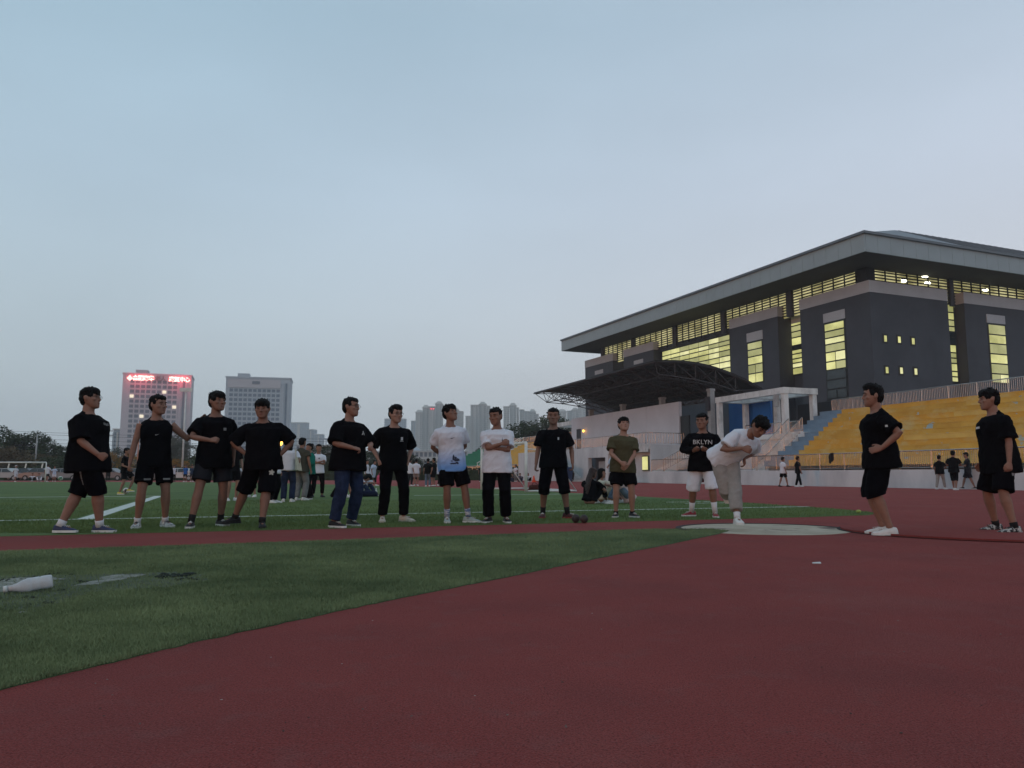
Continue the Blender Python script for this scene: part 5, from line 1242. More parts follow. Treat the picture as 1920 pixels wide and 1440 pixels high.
def flush():
    """grow every pending mesh into one continuous surface, then roughen it"""
    tmp = bpy.data.collections.new('tmp'); C.children.link(tmp)
    for o, vx, its, post in PENDING:
        md = o.modifiers.new('r', 'REMESH'); md.mode = 'VOXEL'; md.voxel_size = vx; md.use_smooth_shade = True
        if its: ms = o.modifiers.new('s', 'SMOOTH'); ms.iterations = its; ms.factor = .5
    bpy.context.view_layer.update(); dg = bpy.context.evaluated_depsgraph_get()
    for o, vx, its, post in PENDING:
        me = bpy.data.meshes.new_from_object(o.evaluated_get(dg)); old = o.data; nm = old.name
        o.modifiers.clear(); mats_ = [m_ for m_ in old.materials]; o.data = me; me.materials.clear()
        for m_ in mats_: me.materials.append(m_)
        bpy.data.meshes.remove(old); me.name = o.name.split('.')[0]
        if post: post(me)
        me.polygons.foreach_set('use_smooth', [True] * len(me.polygons)); me.update()
    PENDING.clear(); bpy.data.collections.remove(tmp)
    for info, (part, name, m, polys, x0, z0, sc, side) in DECALS:
        ob = info[part]
        if ob is None: continue
        bvh = BVHTree.FromPolygons([v.co.copy() for v in ob.data.vertices], [tuple(p.vertices) for p in ob.data.polygons])
        D = {'front': info['Y'], 'right': info['X'], 'left': -info['X'], 'back': -info['Y']}[side]; A = {'front': -info['X'], 'right': info['Y'], 'left': -info['Y'], 'back': info['X']}[side]
        # A points to the viewer's right when the side is seen from outside
        if isinstance(polys, str):
            tm = text_mesh(polys, 1.0); pv_ = [(v.co.x, v.co.y) for v in tm.vertices]; pf = [tuple(p.vertices) for p in tm.polygons]; bpy.data.meshes.remove(tm)
        else:
            pv_ = []; pf = []
            for pl_ in polys:
                i0 = len(pv_); pv_ += list(pl_); pf.append(tuple(range(i0, i0 + len(pl_))))
        bm = bmesh.new(); bv = [bm.verts.new((x, y, 0)) for x, y in pv_]
        for f_ in pf: bm.faces.new([bv[i] for i in f_])
        bmesh.ops.triangulate(bm, faces=bm.faces)
        big_ = [e_ for e_ in bm.edges if e_.calc_length() * sc > .02]
        if big_: bmesh.ops.subdivide_edges(bm, edges=big_, cuts=3, use_grid_fill=True); bmesh.ops.triangulate(bm, faces=bm.faces)
        bm.verts.index_update(); pv_ = [(v.co.x, v.co.y) for v in bm.verts]; pf = [tuple(v.index for v in f_.verts) for f_ in bm.faces]; bm.free()
        vs_ = []; ok = True
        for x, y in pv_:
            o_ = info['tp'](0, 0, 0) + (A * (x0 + x * sc) + info['Z'] * (z0 + y * sc)) * info['k'] + D * 0.8
            h, n_, i_, d_ = bvh.ray_cast(o_, -D)
            if h is None: ok = False; break
            vs_.append(h + D * .006)
        if not ok: continue
        me = bpy.data.meshes.new(name); me.from_pydata(vs_, [], pf); me.materials.append(m)
        o = bpy.data.objects.new(name, me); C.objects.link(o); o.parent = ob
    DECALS.clear()
# ---- prints
PR_W = mat('white_print', (0.55, 0.55, 0.55), 0.8, 0.05); PR_K = mat('dark_print', (0.03, 0.035, 0.06), 0.8, 0.2, 30); PR_G = mat('grey_print', (0.20, 0.20, 0.20), 0.8); PR_C = mat('cream_print', (0.5, 0.47, 0.40), 0.8)
SWOOSH = [[(-.5, .02), (-.42, -.16), (-.2, -.17), (.5, .18), (-.2, -.04), (-.36, -.02)]]
SQ = [[(-.5, -.5), (.5, -.5), (.5, .5), (-.5, .5)]]
BLOB = [[(.5 * (1 + .28 * math.sin(5 * a + 1)) * math.cos(a), .5 * (1 + .28 * math.sin(5 * a + 1)) * math.sin(a)) for a in [i * math.pi / 12 for i in range(24)]]]
def rect(w, h, x=0, y=0): return [(x - w / 2, y - h / 2), (x + w / 2, y - h / 2), (x + w / 2, y + h / 2), (x - w / 2, y + h / 2)]
A_ = [[(-.5, -.5), (-.22, -.5), (.1, .5), (-.1, .5)], [(.0, .1), (.25, .1), (.5, -.5), (.22, -.5)]]

# 1 heavy man walking to the right
person('heavy man in glasses and oversized black tee with grey stripe on his shorts', [(186, 998), (112, 1000)], 62, 1.79, 1.24, rp=dict(w=(.20, .20, .92), h=(.4, -1, 0), d=(-.2, .75, -.5), n=(-1, 0, 0), c=1.0), lp='hang', head=(2, 2, 0), lean=(-6, 0, 0), pel=(0, .03, -.01), top=BLK, sl=.92, hem=.22, ease=.026, bot=BLK2, leg=1.10, flare=.018,
       shoe=(S_NAVY, S_WHITE), sock=SOCKW, sockh=.06, hair='bowl', glasses=True, footyaw=(0, 0),
       decals=[('shirt', 'chest_print', PR_G, [rect(.012, .03, x, .004 * math.sin(x * 300)) for x in (-.055, -.037, -.02, -.003, .014, .031, .048)], 0.0, .34, 1.0, 'front'), ('pants', 'side_stripe', PR_G, [rect(.022, .06, 0, -.02 - .065 * i) for i in range(6)], 0.0, 0, 1.0, 'right')])
# 2 sleeveless man, hand out to his neighbour
person('man in sleeveless black shirt smiling, one hand on his neighbour shoulder', [(257, 990), (309, 988)], 4, 1.78, 1.0, rp=dict(w=(.29, .06, .83), h=(.6, -1, 0), c=.8), lp=dict(w=(.50, .08, 1.37), h=(.2, -.2, -1), d=(.5, .0, .9), n=(.6, .5, -.3), c=.12), head=(38, 0, 0), top=BLK, sl=0, hem=.15, ease=.005, bot=BLK2, leg=.80, flare=.022,
       shoe=(S_SILVER, S_WHITE), sock=SOCKW, sockh=.05, hair='short', skin=0, footyaw=(14, -26), decals=[('shirt', 'swoosh', PR_W, SWOOSH, 0.0, .27, .055, 'front'), ('pants', 'hem_patch', PR_G, [rect(.085, .022)], -.10, -.31, 1.0, 'front'), ('pants', 'hem_patch', PR_G, [rect(.085, .022)], .13, -.31, 1.0, 'front')])
# 3
person('tall man in black tee and charcoal shorts glancing right with a raised fist', [(358, 990), (413, 986)], 12, 1.84, .98, rp='fist', lp=dict(w=(.24, .0, .86), h=(.5, -1, 0), c=.6), head=(32, 3, 0), pel=(-.04, 0, 0), top=BLK, sl=.78, hem=.20, ease=.022, bot=GRY, leg=.78, flare=.03, shoe=(S_BLACK, S_WHITE), sock=SOCKB, sockh=.08, hair='bowl', skin=1, footyaw=(20, -15),
       decals=[('shirt', 'chest_print', PR_G, SQ, .10, .30, .035, 'front')])
# 4
person('stocky man in black tee, hands on hips, pale patch on his shorts', [(438, 987), (491, 990)], -4, 1.73, 1.16, rp='hip', lp='hip', rover=dict(w=(.20, .05, .98), h=(1, -.2, .25)), lover=dict(w=(.20, .05, .97), h=(1, -.1, .2)), head=(-12, -4, 0), pel=(-.16, 0, 0), top=BLK, sl=.95, hem=.17, ease=.025, bot=BLK2, leg=1.08, flare=.028, shoe=(S_BLACK, S_BLACK), sock=SOCKB, sockh=.05, hair='bowl', skin=1, footyaw=(58, -6),
       decals=[('pants', 'flower_patch', PR_C, BLOB, .105, -.21, .065, 'front')])
# 5
person('man in glasses, black tee and blue jeans looking right', [(626, 989), (658, 986)], 38, 1.76, 1.12, rp='belly', lp=dict(w=(.14, .26, 1.08), h=(.8, -.6, -.2), d=(-.4, .8, -.2), n=(-.5, -.5, -.6), c=.7), head=(20, 2, 0), pel=(-.03, .03, 0), top=BLK, sl=.95, hem=.20, ease=.03, bot=JEAN, leg=1.95, flare=.006, shoe=(S_BLACK, S_WHITE), hair='short', glasses=True, skin=0, footyaw=(-10, 5),
       decals=[('shirt', 'chest_logo', PR_W, A_, .075, .31, .055, 'front')])
# 6
person('slim man in glasses, black tee and black trousers with hands in pockets', [(717, 979), (757, 978)], 12, 1.75, .95, rp='pocket', lp='pocket', head=(22, -2, 0), top=BLK, sl=.95, hem=.18, ease=.025, bot=BLK2, leg=1.92, flare=.008, shoe=(S_CREAM, S_CREAM), hair='tall', glasses=True, skin=2, footyaw=(12, -42),
       decals=[('shirt', 'chest_label', PR_W, [rect(.55, .8, 0, .1), rect(.9, .12, 0, -.5)], .085, .29, .06, 'front')])
# 7
M_tee7 = cloth('white_tee_fading_to_blue', (0.60, 0.61, 0.67), 0.03)
n = M_tee7.node_tree; b_ = n.nodes['Principled BSDF']; src = b_.inputs['Base Color'].links[0].from_socket
tcn = n.nodes.new('ShaderNodeTexCoord'); spn = n.nodes.new('ShaderNodeSeparateXYZ'); mrn = n.nodes.new('ShaderNodeMapRange'); mxn = n.nodes.new('ShaderNodeMix'); mxn.data_type = 'RGBA'
mrn.inputs[1].default_value = 1.10; mrn.inputs[2].default_value = 0.80; n.links.new(tcn.outputs['Object'], spn.inputs[0]); n.links.new(spn.outputs[2], mrn.inputs[0]); n.links.new(mrn.outputs[0], mxn.inputs[0]); n.links.new(src, mxn.inputs[6]); mxn.inputs[7].default_value = (0.16, 0.33, 0.66, 1); n.links.new(mxn.outputs[2], b_.inputs['Base Color'])
_r = random.Random(4)
SPOT = [[(x + r * .5 * math.cos(a) * _r.uniform(.45, 1.25), y + r * .22 * math.sin(a) * _r.uniform(.4, 1.3)) for a in [j * math.pi / 4 for j in range(8)]] for x, y, r in [(_r.uniform(-.42, .42), _r.uniform(-.38, .12), _r.uniform(.2, .45)) for i in range(13)]] + [[(-.16, .0), (.02, -.02), (.06, .3), (-.04, .5), (-.12, .3)], [(.0, .1), (.2, .05), (.3, .2), (.1, .28)]]
person('man in white tee fading to blue with hands behind his back, looking up', [(838, 980), (878, 980)], 14, 1.74, .92, rp='back', lp='back', head=(38, 14, -4), pel=(.12, 0, 0), lean=(0, 5, 0), top=M_tee7, sl=.72, hem=.19, ease=.018, bot=BLK2, leg=.86, flare=.03, shoe=(S_GREY, S_WHITE), sock=SOCKS, sockh=.13, hair='bowl', skin=1, footyaw=(10, -62),
       decals=[('shirt', 'swoosh', PR_K, SWOOSH, .0, .30, .075, 'front'), ('shirt', 'dark_print', PR_K, SPOT, .0, -.02, .16, 'front')])
# 8
person('man in white tee and black trousers with arms crossed, looking down left', [(916, 980), (949, 980)], -6, 1.70, 1.0, rp='cross', lp='cross2', head=(-24, -6, 3), top=WHT, sl=.80, hem=.19, ease=.022, bot=BLK2, leg=1.93, flare=.020, shoe=(S_BLACK, S_WHITE), hair='crop', skin=1, footyaw=(18, -18),
       decals=[('shirt', 'bottle_print', PR_K, [[(-.1, -.5), (.1, -.5), (.1, .1), (.03, .25), (.03, .6), (-.03, .6), (-.03, .25), (-.1, .1)]], .095, .30, .06, 'front')])
# 9
person('man in black tee and three quarter black trousers with a foot by the iron balls', [(1018, 971), (1064, 972)], -2, 1.79, 1.0, rp=dict(w=(.27, .08, .84), h=(.5, -1, 0), c=.7), lp=dict(w=(.30, .04, .86), h=(.5, -1, 0), c=.5), head=(2, 0, 0), pel=(.04, 0, 0), top=BLK, sl=.78, hem=.15, ease=.02, bot=BLK2, leg=1.24, flare=.016, shoe=(S_REDBLK, S_RED), sock=SOCKB, sockh=.10, hair='crop', skin=1, footyaw=(4, -70),
       decals=[('shirt', 'chest_label', PR_W, [rect(.5, .9)], .095, .31, .045, 'front')])
# 10
person('man in olive tee with hands clasped in front, looking up', [(1155, 970), (1186, 970)], 4, 1.66, 1.0, rp='clasp', lp='clasp', rover=dict(w=(.05, .235, .95)), lover=dict(w=(.07, .20, .90)), head=(10, 16, 0), top=OLV, sl=.74, hem=.17, ease=.022, bot=BLK2, leg=.84, flare=.03, shoe=(S_BLACK, S_WHITE), sock=SOCKB, sockh=.03, hair='bowl', skin=2, footyaw=(12, -26))
# 11
PH = []
def phone(info):
    w = (info['hands'][0][0] + info['hands'][1][0]) / 2 + V3((0, .06, .03)); mb = MB(); mb.box(lambda x, y, z: w + V3((x, y, z)), -.038, .038, -.075, .075, -.004, .004); o = recalc(put('phone', mb, mat('phone_black', (.01, .01, .012), .2), info['root'], False))
    PH.append((o, info['root']))
person('man in long sleeved black shirt with BKLYN letters and white shorts holding a phone', [(1297, 968), (1341, 970)], -6, 1.74, 1.1, rp='phone', lp='phone', head=(-22, -3, 0), top=BLK, sl=1.85, hem=.18, ease=.025, bot=WHT, leg=1.06, flare=.032, shoe=(S_RED, S_WHITE), sock=SOCKW, sockh=.17, hair='short', skin=1, footyaw=(48, -12), extra=phone,
       decals=[('shirt', 'lettering', PR_W, "BKLYN", .0, .305, .105, 'front'), ('shirt', 'round_logo', PR_W, [[(.5 * math.cos(a), .5 * math.sin(a)) for a in [i * math.pi / 8 for i in range(16)]]], -.01, .225, .045, 'front'), ('pants', 'side_stripe', MAR, [rect(.05, .055, 0, -.06 - .055 * i) for i in range(6)], 0.0, 0, 1.0, 'left')])
# 12 thrower, bent forward over one leg
person('shot put thrower in white tee and khaki trousers bending forward on one leg', [(1364, 988), (1384, 995)], 16, 1.74, .98, rp=dict(w=(-.10, .46, 1.04), h=(.9, .1, -.8), d=(-.8, .2, -.3), n=(-.1, -.9, 0), c=.5), lp=dict(w=(.24, .05, .92), h=(.8, -.8, .2), d=(0, .3, -.9), n=(-1, 0, 0), c=.5), head=(14, -16, -8), lean=(51, -22, 12), pel=(.05, -.10, .0), tw=6, top=WHT, sl=.72, hem=.10, ease=.02, bot=KHK, leg=1.78, flare=.016,
       shoe=(S_WHITE, S_WHITE), sock=SOCKW, sockh=.06, hair='bowl', skin=1, footyaw=(8, 2), lift=(.34, 0), fpitch=(-62, 0), kh=((.25, 1, .0), (-.1, 1, 0)), group='men standing in a line to watch the throw')
# 13
person('man in black tee and white shoes in profile facing left with hand on hip', [(1656, 1001), (1670, 1004)], -84, 1.78, 1.12, rp='hip', lp='hip', rover=dict(w=(.26, .04, 1.0)), lover=dict(w=(.27, .01, .99), h=(.55, -1, 0), d=(-.25, .9, -.2)), head=(2, 4, 0), lean=(3, 0, 0), pel=(0, .02, 0), top=BLK, sl=.80, hem=.17, ease=.022, bot=BLK2, leg=1.10, flare=.03, shoe=(S_WHITE, S_WHITE), hair='tall', skin=0, footyaw=(0, 0),
       decals=[('shirt', 'sleeve_badge', PR_W, SQ, .02, .31, .022, 'left')])
# 14
person('man in black tee with white chest bar and mottled shoes facing left', [(1868, 996), (1903, 1001)], -58, 1.77, 1.02, rp='hang', lp=dict(w=(.25, .04, .84), h=(.4, -1, 0), c=.6), head=(-14, 2, 0), lean=(2, 0, 0), top=BLK, sl=.86, hem=.24, ease=.03, bot=BLK2, leg=1.0, flare=.035, shoe=(S_CAMO, S_CAMO), sock=SOCKB, sockh=.05, hair='bowl', skin=0, footyaw=(0, 0),
       decals=[('shirt', 'chest_bar', PR_W, [rect(1.0, .26)], -.045, .33, .10, 'front'), ('pants', 'shorts_label', PR_G, [rect(.055, .04)], -.0, -.26, 1.0, 'left')])
flush()
for o, rt in PH:
    o.parent = None; o.matrix_world = Matrix.Translation(rt.location) @ Matrix.Rotation(rt.rotation_euler.z, 4, 'Z'); tag(o, 'black phone held by the man in the BKLYN shirt', 'phone')
# ================================================================== people farther back
def bg(label, u, v, H, face, rp='hang', lp='hang', feet=((.11, 0), (-.11, 0)), group='people standing farther back', **kw):
    w = G(u, v); kw.setdefault('hair', 'short'); return person(label, feet, face, H, fine=False, rp=rp, lp=lp, world=(w.x, w.y), group=group, **kw)
def sit(label, u, v, H, face, rp='lap', lp='lap', knees=.48, spread=.14, group='people sitting on the turf', **kw):
    w = G(u, v); kw.setdefault('hair', 'long')
    return person(label, ((spread, knees), (-spread, knees)), face, H, fine=False, rp=rp, lp=lp, world=(w.x, w.y), seat=.13, group=group, kh=((.3, .2, 1), (-.3, .2, 1)), **kw)
WK = ((.10, .22), (-.10, -.20)); WK2 = ((.10, -.24), (-.10, .20))
bg('ball player in black running right after the football', 228, 927, 1.66, 70, feet=((.09, -.05), (-.09, .22)), rp=dict(w=(.2, .2, 1.0), h=(.3, -1, 0), c=.6), top=BLK, ease=.01, bot=BLK2, leg=.8, flare=.02, shoe=(mat('yellow_shoe', (.5, .42, .08), .6), S_WHITE), lift=(.0, .10), group='players on the field')
bg('person in dark shorts and white shoes behind the two men in black tees', 434, 939, 1.70, 20, top=BLK, bot=BLK2, leg=.85, flare=.02, shoe=(S_WHITE, S_WHITE), skin=2)
bg('person in dark trousers and white shoes behind the hands on hips man', 472, 932, 1.68, -30, top=BLK, bot=BLK2, leg=1.5, shoe=(S_WHITE, S_WHITE), skin=2)
tb = bg('woman seen from behind in white tee and blue jeans carrying a tote bag', 539, 941, 1.66, 172, top=WHT, ease=.02, hem=.10, bot=JEAN, leg=2.0, flare=.02, shoe=(S_WHITE, S_WHITE), hair='long', lp=dict(w=(.22, .1, .95), h=(.3, -1, 0), c=.5), rp=dict(w=(.24, .14, .98), h=(.4, -1, 0), c=.5), group='crowd behind the hands on hips man')
bg('person in pale top half hidden behind the hands on hips man', 511, 943, 1.62, 60, top=WHT, ease=.02, bot=BLK2, leg=2.0, shoe=(S_WHITE, S_WHITE), hair='long', group='crowd behind the hands on hips man')
bg('person in dark cap, olive vest and grey jeans in the crowd', 563, 938, 1.72, 150, top=OLV2, sl=.5, ease=.02, bot=GJEAN, leg=2.0, flare=.02, shoe=(S_WHITE, S_WHITE), hair='cap', group='crowd behind the hands on hips man')
bg('person in teal shirt and wide black trousers with hair bun', 578, 936, 1.60, -60, top=TEAL, sl=1.6, ease=.03, bot=BLK2, leg=2.0, flare=.035, shoe=(S_BLACK, S_WHITE), hair='bun', rp='belly', lp='belly', group='crowd behind the hands on hips man')
bg('man in white tee with folded arms at the right end of the crowd', 598, 932, 1.66, 8, top=WHT, ease=.01, bot=BLK2, leg=1.9, shoe=(S_BLACK, S_BLACK), rp='cross', lp='cross2', hair='short', feet=((.20, 0), (-.10, 0)), group='crowd behind the hands on hips man', decals=[('shirt', 'chest_emblem', PR_K, [[(-.5, -.4), (.5, -.4), (0, .5)]], 0, .33, .06, 'front')])
sit('person in black with white cap sitting with head in hands by the crowd', 633, 932, 1.66, 60, rp='face', lp='face', knees=.42, top=BLK, ease=.02, bot=GJEAN, leg=1.1, shoe=(S_WHITE, S_WHITE), hair='cap', hairm=mat('white_cap', (.5, .5, .5), .9), lean=(28, 0, 0), head=(0, -25, 0))
sit('person with dark hair bent over, sitting behind the man in jeans', 672, 929, 1.66, 55, rp='lap', lp='lap', knees=.62, top=WHT, ease=.02, bot=JEAN, leg=1.9, shoe=(S_BLACK, S_WHITE), hair='long', lean=(34, 0, 0), head=(0, -40, 0))
bg('walker in white shirt and black trousers right of the man in jeans', 687, 910.5, 1.66, 60, top=WHT, bot=BLK2, leg=1.9, shoe=(S_BLACK, S_BLACK), feet=WK, group='people on the far track')
bg('woman in pale blue dress leaning on the track edge', 699, 911, 1.62, 70, top=PBLUE, ease=.05, hem=.36, bot=BLK2, leg=1.6, shoe=(S_WHITE, S_WHITE), hair='bun', lean=(10, 0, 0), feet=WK2, group='people on the far track')
bg('person in grey and white just right of the hands in pockets man', 768, 911.5, 1.70, 150, top=WHT, bot=GRY, leg=1.9, shoe=(S_WHITE, S_WHITE), group='people on the far track')
bg('person in white tee and khaki shorts seen from behind on the track', 780, 911, 1.70, 178, top=WHT, ease=.02, bot=KHK, leg=.85, flare=.02, shoe=(S_WHITE, S_WHITE), group='people on the far track')
bg('person with dark bag half behind the khaki shorts person', 776, 909.5, 1.66, 170, top=BLK, bot=BLK2, leg=1.2, shoe=(S_BLACK, S_WHITE), group='people on the far track')
bg('person in black tee and pale jeans seen from behind on the track', 802, 912, 1.68, 175, top=BLK, ease=.015, bot=LJEAN, leg=2.0, flare=.015, shoe=(S_WHITE, S_WHITE), group='people on the far track')
bg('person in black tee and black shorts beside the pale jeans person', 813.5, 912, 1.72, -120, top=BLK, bot=BLK2, leg=.85, flare=.02, shoe=(S_WHITE, S_BLACK), group='people on the far track')
bg('person in pale blue half hidden by the white to blue tee man', 823, 911, 1.66, 120, top=PBLUE, bot=BLK2, leg=1.9, shoe=(S_WHITE, S_WHITE), group='people on the far track')
bg('lone walker in black tee by the base wall of the far stand', 902, 903.3, 1.72, 170, top=BLK, bot=GRY, leg=2.0, shoe=(S_WHITE, S_WHITE), feet=WK, group='people by the far wall')
bg('person in white standing by the far wall seen through the goal', 967, 903, 1.72, -40, rp='belly', lp='belly', top=WHT, hem=.2, bot=GJEAN, leg=1.9, shoe=(S_WHITE, S_WHITE), group='people by the far wall')
sit('dark clothed person sitting left of the white standing one by the far wall', 961, 903.5, 1.6, -40, top=BLK, bot=JEAN, leg=1.9, shoe=(S_WHITE, S_WHITE), hair='short', group='people by the far wall')
sit('person in dark blue sitting by the far wall behind the goal', 975, 903.5, 1.6, 10, top=cloth('dark_blue_jersey', (.02, .035, .07)), bot=JEAN, leg=1.9, shoe=(S_BLACK, S_BLACK), hair='short', group='people by the far wall')
sit('person in white with maroon headscarf sitting beside the traffic cone', 990, 903.5, 1.6, 20, top=WHT, bot=BLK2, leg=1.9, shoe=(S_WHITE, S_WHITE), hairm=MAR, hair='long', group='people by the far wall')
sit('woman with long brown hair in black sitting with her back to the camera', 1106, 945, 1.66, 150, rp=dict(w=(.24, .34, .30), h=(.5, -1, .3)), lp='lap', knees=.6, top=BLK, ease=.012, hem=.05, lean=(10, 0, 0), head=(-20, -8, 0), bot=BLK2, leg=1.7, shoe=(S_WHITE, S_WHITE), hair='long', hairm=M_hairbr, long_hair=.42)
sit('dark haired woman in white and black top sitting and facing right', 1128, 942, 1.62, 78, rp='lap', lp='lap', knees=.58, spread=.10, top=CREAM, ease=.015, hem=.05, bot=CREAM, leg=1.2, shoe=(S_WHITE, S_WHITE), hair='long', long_hair=.20, decals=[('shirt', 'black_band', BLK, [rect(.1, .10, x * .09, 0) for x in (-1, 0, 1)], 0, .22, 1.0, 'right')])
sit('person in pale pink top sitting behind the legs of the olive shirted man', 1181, 944, 1.66, -75, rp='lap', lp='lap', knees=.52, top=PINK, ease=.02, hem=.05, bot=LJEAN, leg=1.9, shoe=(S_WHITE, S_WHITE), hair='bun', lean=(30, 0, 0), head=(0, -20, 0))
bg('person in pale blue shirt and black skirt behind the olive shirted man', 1152, 926, 1.64, -60, top=PBLUE, ease=.03, hem=.12, bot=BLK2, leg=1.3, flare=.03, shoe=(S_WHITE, S_WHITE), hair='long', rp='belly', lp='hang')
bg('person in black standing in the podium doorway', 1110, 903, 1.64, 20, top=BLK, bot=BLK2, leg=1.9, shoe=(S_BLACK, S_BLACK), hair='long', rp='belly', lp='belly', group='people by the far wall')
bg('walker in white tee and black shorts below the yellow stand', 1469, 912.5, 1.74, 120, top=WHT, ease=.015, bot=BLK2, leg=.85, flare=.02, shoe=(S_BLACK, S_BLACK), feet=WK, group='people on the near track')
bg('walker in black tee and black trousers below the yellow stand', 1498, 913, 1.76, 120, top=BLK, bot=BLK2, leg=1.95, shoe=(S_WHITE, S_WHITE), feet=WK2, group='people on the near track')
bg('boy in black tee and pale trousers left of the trio on the track', 1764, 917.5, 1.64, 150, top=BLK, ease=.02, bot=KHK, leg=1.9, shoe=(S_WHITE, S_WHITE), feet=WK, rp='belly', group='people on the near track')
bg('man in black tee and knee length black shorts in the middle of the trio', 1791, 919, 1.80, 165, top=BLK, ease=.025, bot=BLK2, leg=1.2, flare=.01, shoe=(S_WHITE, S_WHITE), feet=WK2, rp='belly', lp='belly', group='people on the near track')
bg('man in dark tee and grey shorts stepping away at the right of the trio', 1816, 917.5, 1.78, -95, top=cloth('dark_tee', (.02, .02, .024)), bot=GRY, leg=.9, flare=.02, shoe=(S_BLACK, S_WHITE), feet=((.10, .25), (-.10, -.28)), rp=dict(w=(.12, .3, 1.1), h=(.5, -1, -.3)), lp=dict(w=(.12, .3, 1.1), h=(.5, -1, -.3)), head=(0, -10, 0), group='people on the near track')
# far left players
bg('player in white tee and black shorts at the post of the left goal', 88, 903.5, 1.74, 160, top=WHT, bot=BLK2, leg=.85, shoe=(S_WHITE, S_WHITE), feet=WK2, group='players on the field')
bg('player all in white running in the left goal', 28, 903.5, 1.62, 30, top=WHT, bot=WHT, leg=.9, shoe=(S_WHITE, S_WHITE), feet=WK, hairm=mat('white_cap', (.5, .5, .5), .9), group='players on the field')
sit('spectator in white sitting behind the left goal near its middle', 60, 902.6, 1.6, 0, top=WHT, bot=BLK2, leg=1.9, shoe=(S_BLACK, S_WHITE), hair='short', group='spectators at the far edge of the field')
sit('spectator in pale grey sitting left of the goal post', 72, 902.6, 1.6, 10, top=GJEAN, bot=WHT, leg=1.9, shoe=(S_BLACK, S_WHITE), hair='short', group='spectators at the far edge of the field')
bg('spectator in pale top right of the left goal post', 101, 902.8, 1.6, 0, top=PBLUE, bot=WHT, leg=.9, shoe=(S_WHITE, S_WHITE), group='spectators at the far edge of the field')
bg('dark clothed spectator left of the ball player', 202, 902.8, 1.66, 0, top=BLK, ease=.03, hem=.4, bot=BLK2, leg=1.9, shoe=(S_BLACK, S_BLACK), group='spectators at the far edge of the field')
bg('spectator in white top and dark trousers right of the sleeveless man', 325, 903, 1.66, 40, top=WHT, bot=BLK2, leg=1.9, shoe=(S_BLACK, S_BLACK), group='spectators at the far edge of the field')
bg('spectator in bright blue tee under the tall light pole', 347, 903.6, 1.66, -20, top=BLUE, bot=BLK2, leg=.9, shoe=(S_WHITE, S_WHITE), group='spectators at the far edge of the field')
bg('spectator in dark blue next to the bright blue tee', 359, 903.2, 1.66, 20, top=cloth('dark_blue_jersey', (.02, .035, .07)), bot=BLK2, leg=.9, shoe=(S_WHITE, S_WHITE), group='spectators at the far edge of the field')
flush()
# ================================================================== small things
# tote bag on the shoulder of the woman in white
w_ = tb['root'].location; th_ = tb['root'].rotation_euler.z; fr_ = lambda x, y, z: w_ + Matrix.Rotation(th_, 3, 'Z') @ V3((x, y, z))
tote = thing('tote_bag', 'cream canvas tote bag hanging from the shoulder of the woman in white tee', 'bag', fr_(.26, -.12, .80))
mb = MB(); mb.hexa([fr_(x, y, z) for x, y, z in ((.20, -.26, .82), (.27, -.30, .82), (.33, .12, .80), (.26, .16, .80), (.19, -.20, 1.16), (.22, -.22, 1.16), (.27, .06, 1.15), (.24, .08, 1.15))])
recalc(mb.build('bag_body', CREAM, tote)); mb = MB(); mb.tube([fr_(.2, -.16, 1.15), fr_(.17, -.1, 1.36), fr_(.24, .02, 1.14)], .012, 6); mb.build('strap', CREAM, tote, True)
# iron balls
M_iron = mat('rusty_iron', (0.030, 0.026, 0.026), 0.55, scale=9, col2=(0.075, 0.058, 0.052), bump=.4, bscale=60, metal=.3)
for (u, v, lb_) in ((1079.5, 980, 'dark rusty iron shot touching the other one, left of the two'), (1095, 981, 'dark rusty iron shot lying right of the other one')):
    c_ = G(u, v); mb = MB(); mb.ell((c_.x, c_.y, .062), .062, .062, .062, None, 24, 16); tag(mb.build('shot_ball', M_iron, None, True), lb_, 'shot', 'iron shots on the red strip')
# footballs
M_ball = mat('white_football', (0.55, 0.55, 0.52), 0.5, scale=4.5, col2=(0.05, 0.05, 0.06), lo=.55, hi=.57)
c_ = G(236, 926); mb = MB(); mb.ell((0, 0, 0), .11, .11, .11, None, 20, 12); o = mb.build('football', M_ball, None, True); o.location = (c_.x, c_.y, .11); tag(o, 'white football at the feet of the ball player', 'ball')
c_ = G(112, 918); M_ball2 = mat('green_white_football', (0.5, 0.52, 0.48), 0.5, scale=5, col2=(0.05, 0.16, 0.09), lo=.5, hi=.55); o = MB().ell((0, 0, 0), .11, .11, .11, None, 20, 12).build('football', M_ball2, None, True); o.location = (c_.x, c_.y, .52); tag(o, 'green and white football bouncing behind the heavy man', 'ball')
c_ = G(1610, 962); o = MB().ell((0, 0, 0), .045, .045, .032, None, 16, 10).build('lime_ball', mat('lime_felt', (.34, .40, .10), .9, .2, 30), None, True); o.location = (c_.x, c_.y, .03); tag(o, 'small flattened lime ball on the tip of the turf', 'ball')
# traffic cone
c_ = G(1001, 904); cone = thing('traffic_cone', 'orange traffic cone by the far wall behind the goal', 'cone', (c_.x, c_.y, 0)); M_cone = mat('orange_plastic', (.75, .10, .04), .6)
mb = MB(); mb.lathe(c_, [(0.04, .19), (.3, .12), (.62, .04)], 14); mb.build('cone_body', M_cone, cone, True); mb = MB(); mb.box(ID, c_.x - .24, c_.x + .24, c_.y - .24, c_.y + .24, 0, .04); mb.build('base', M_cone, cone)
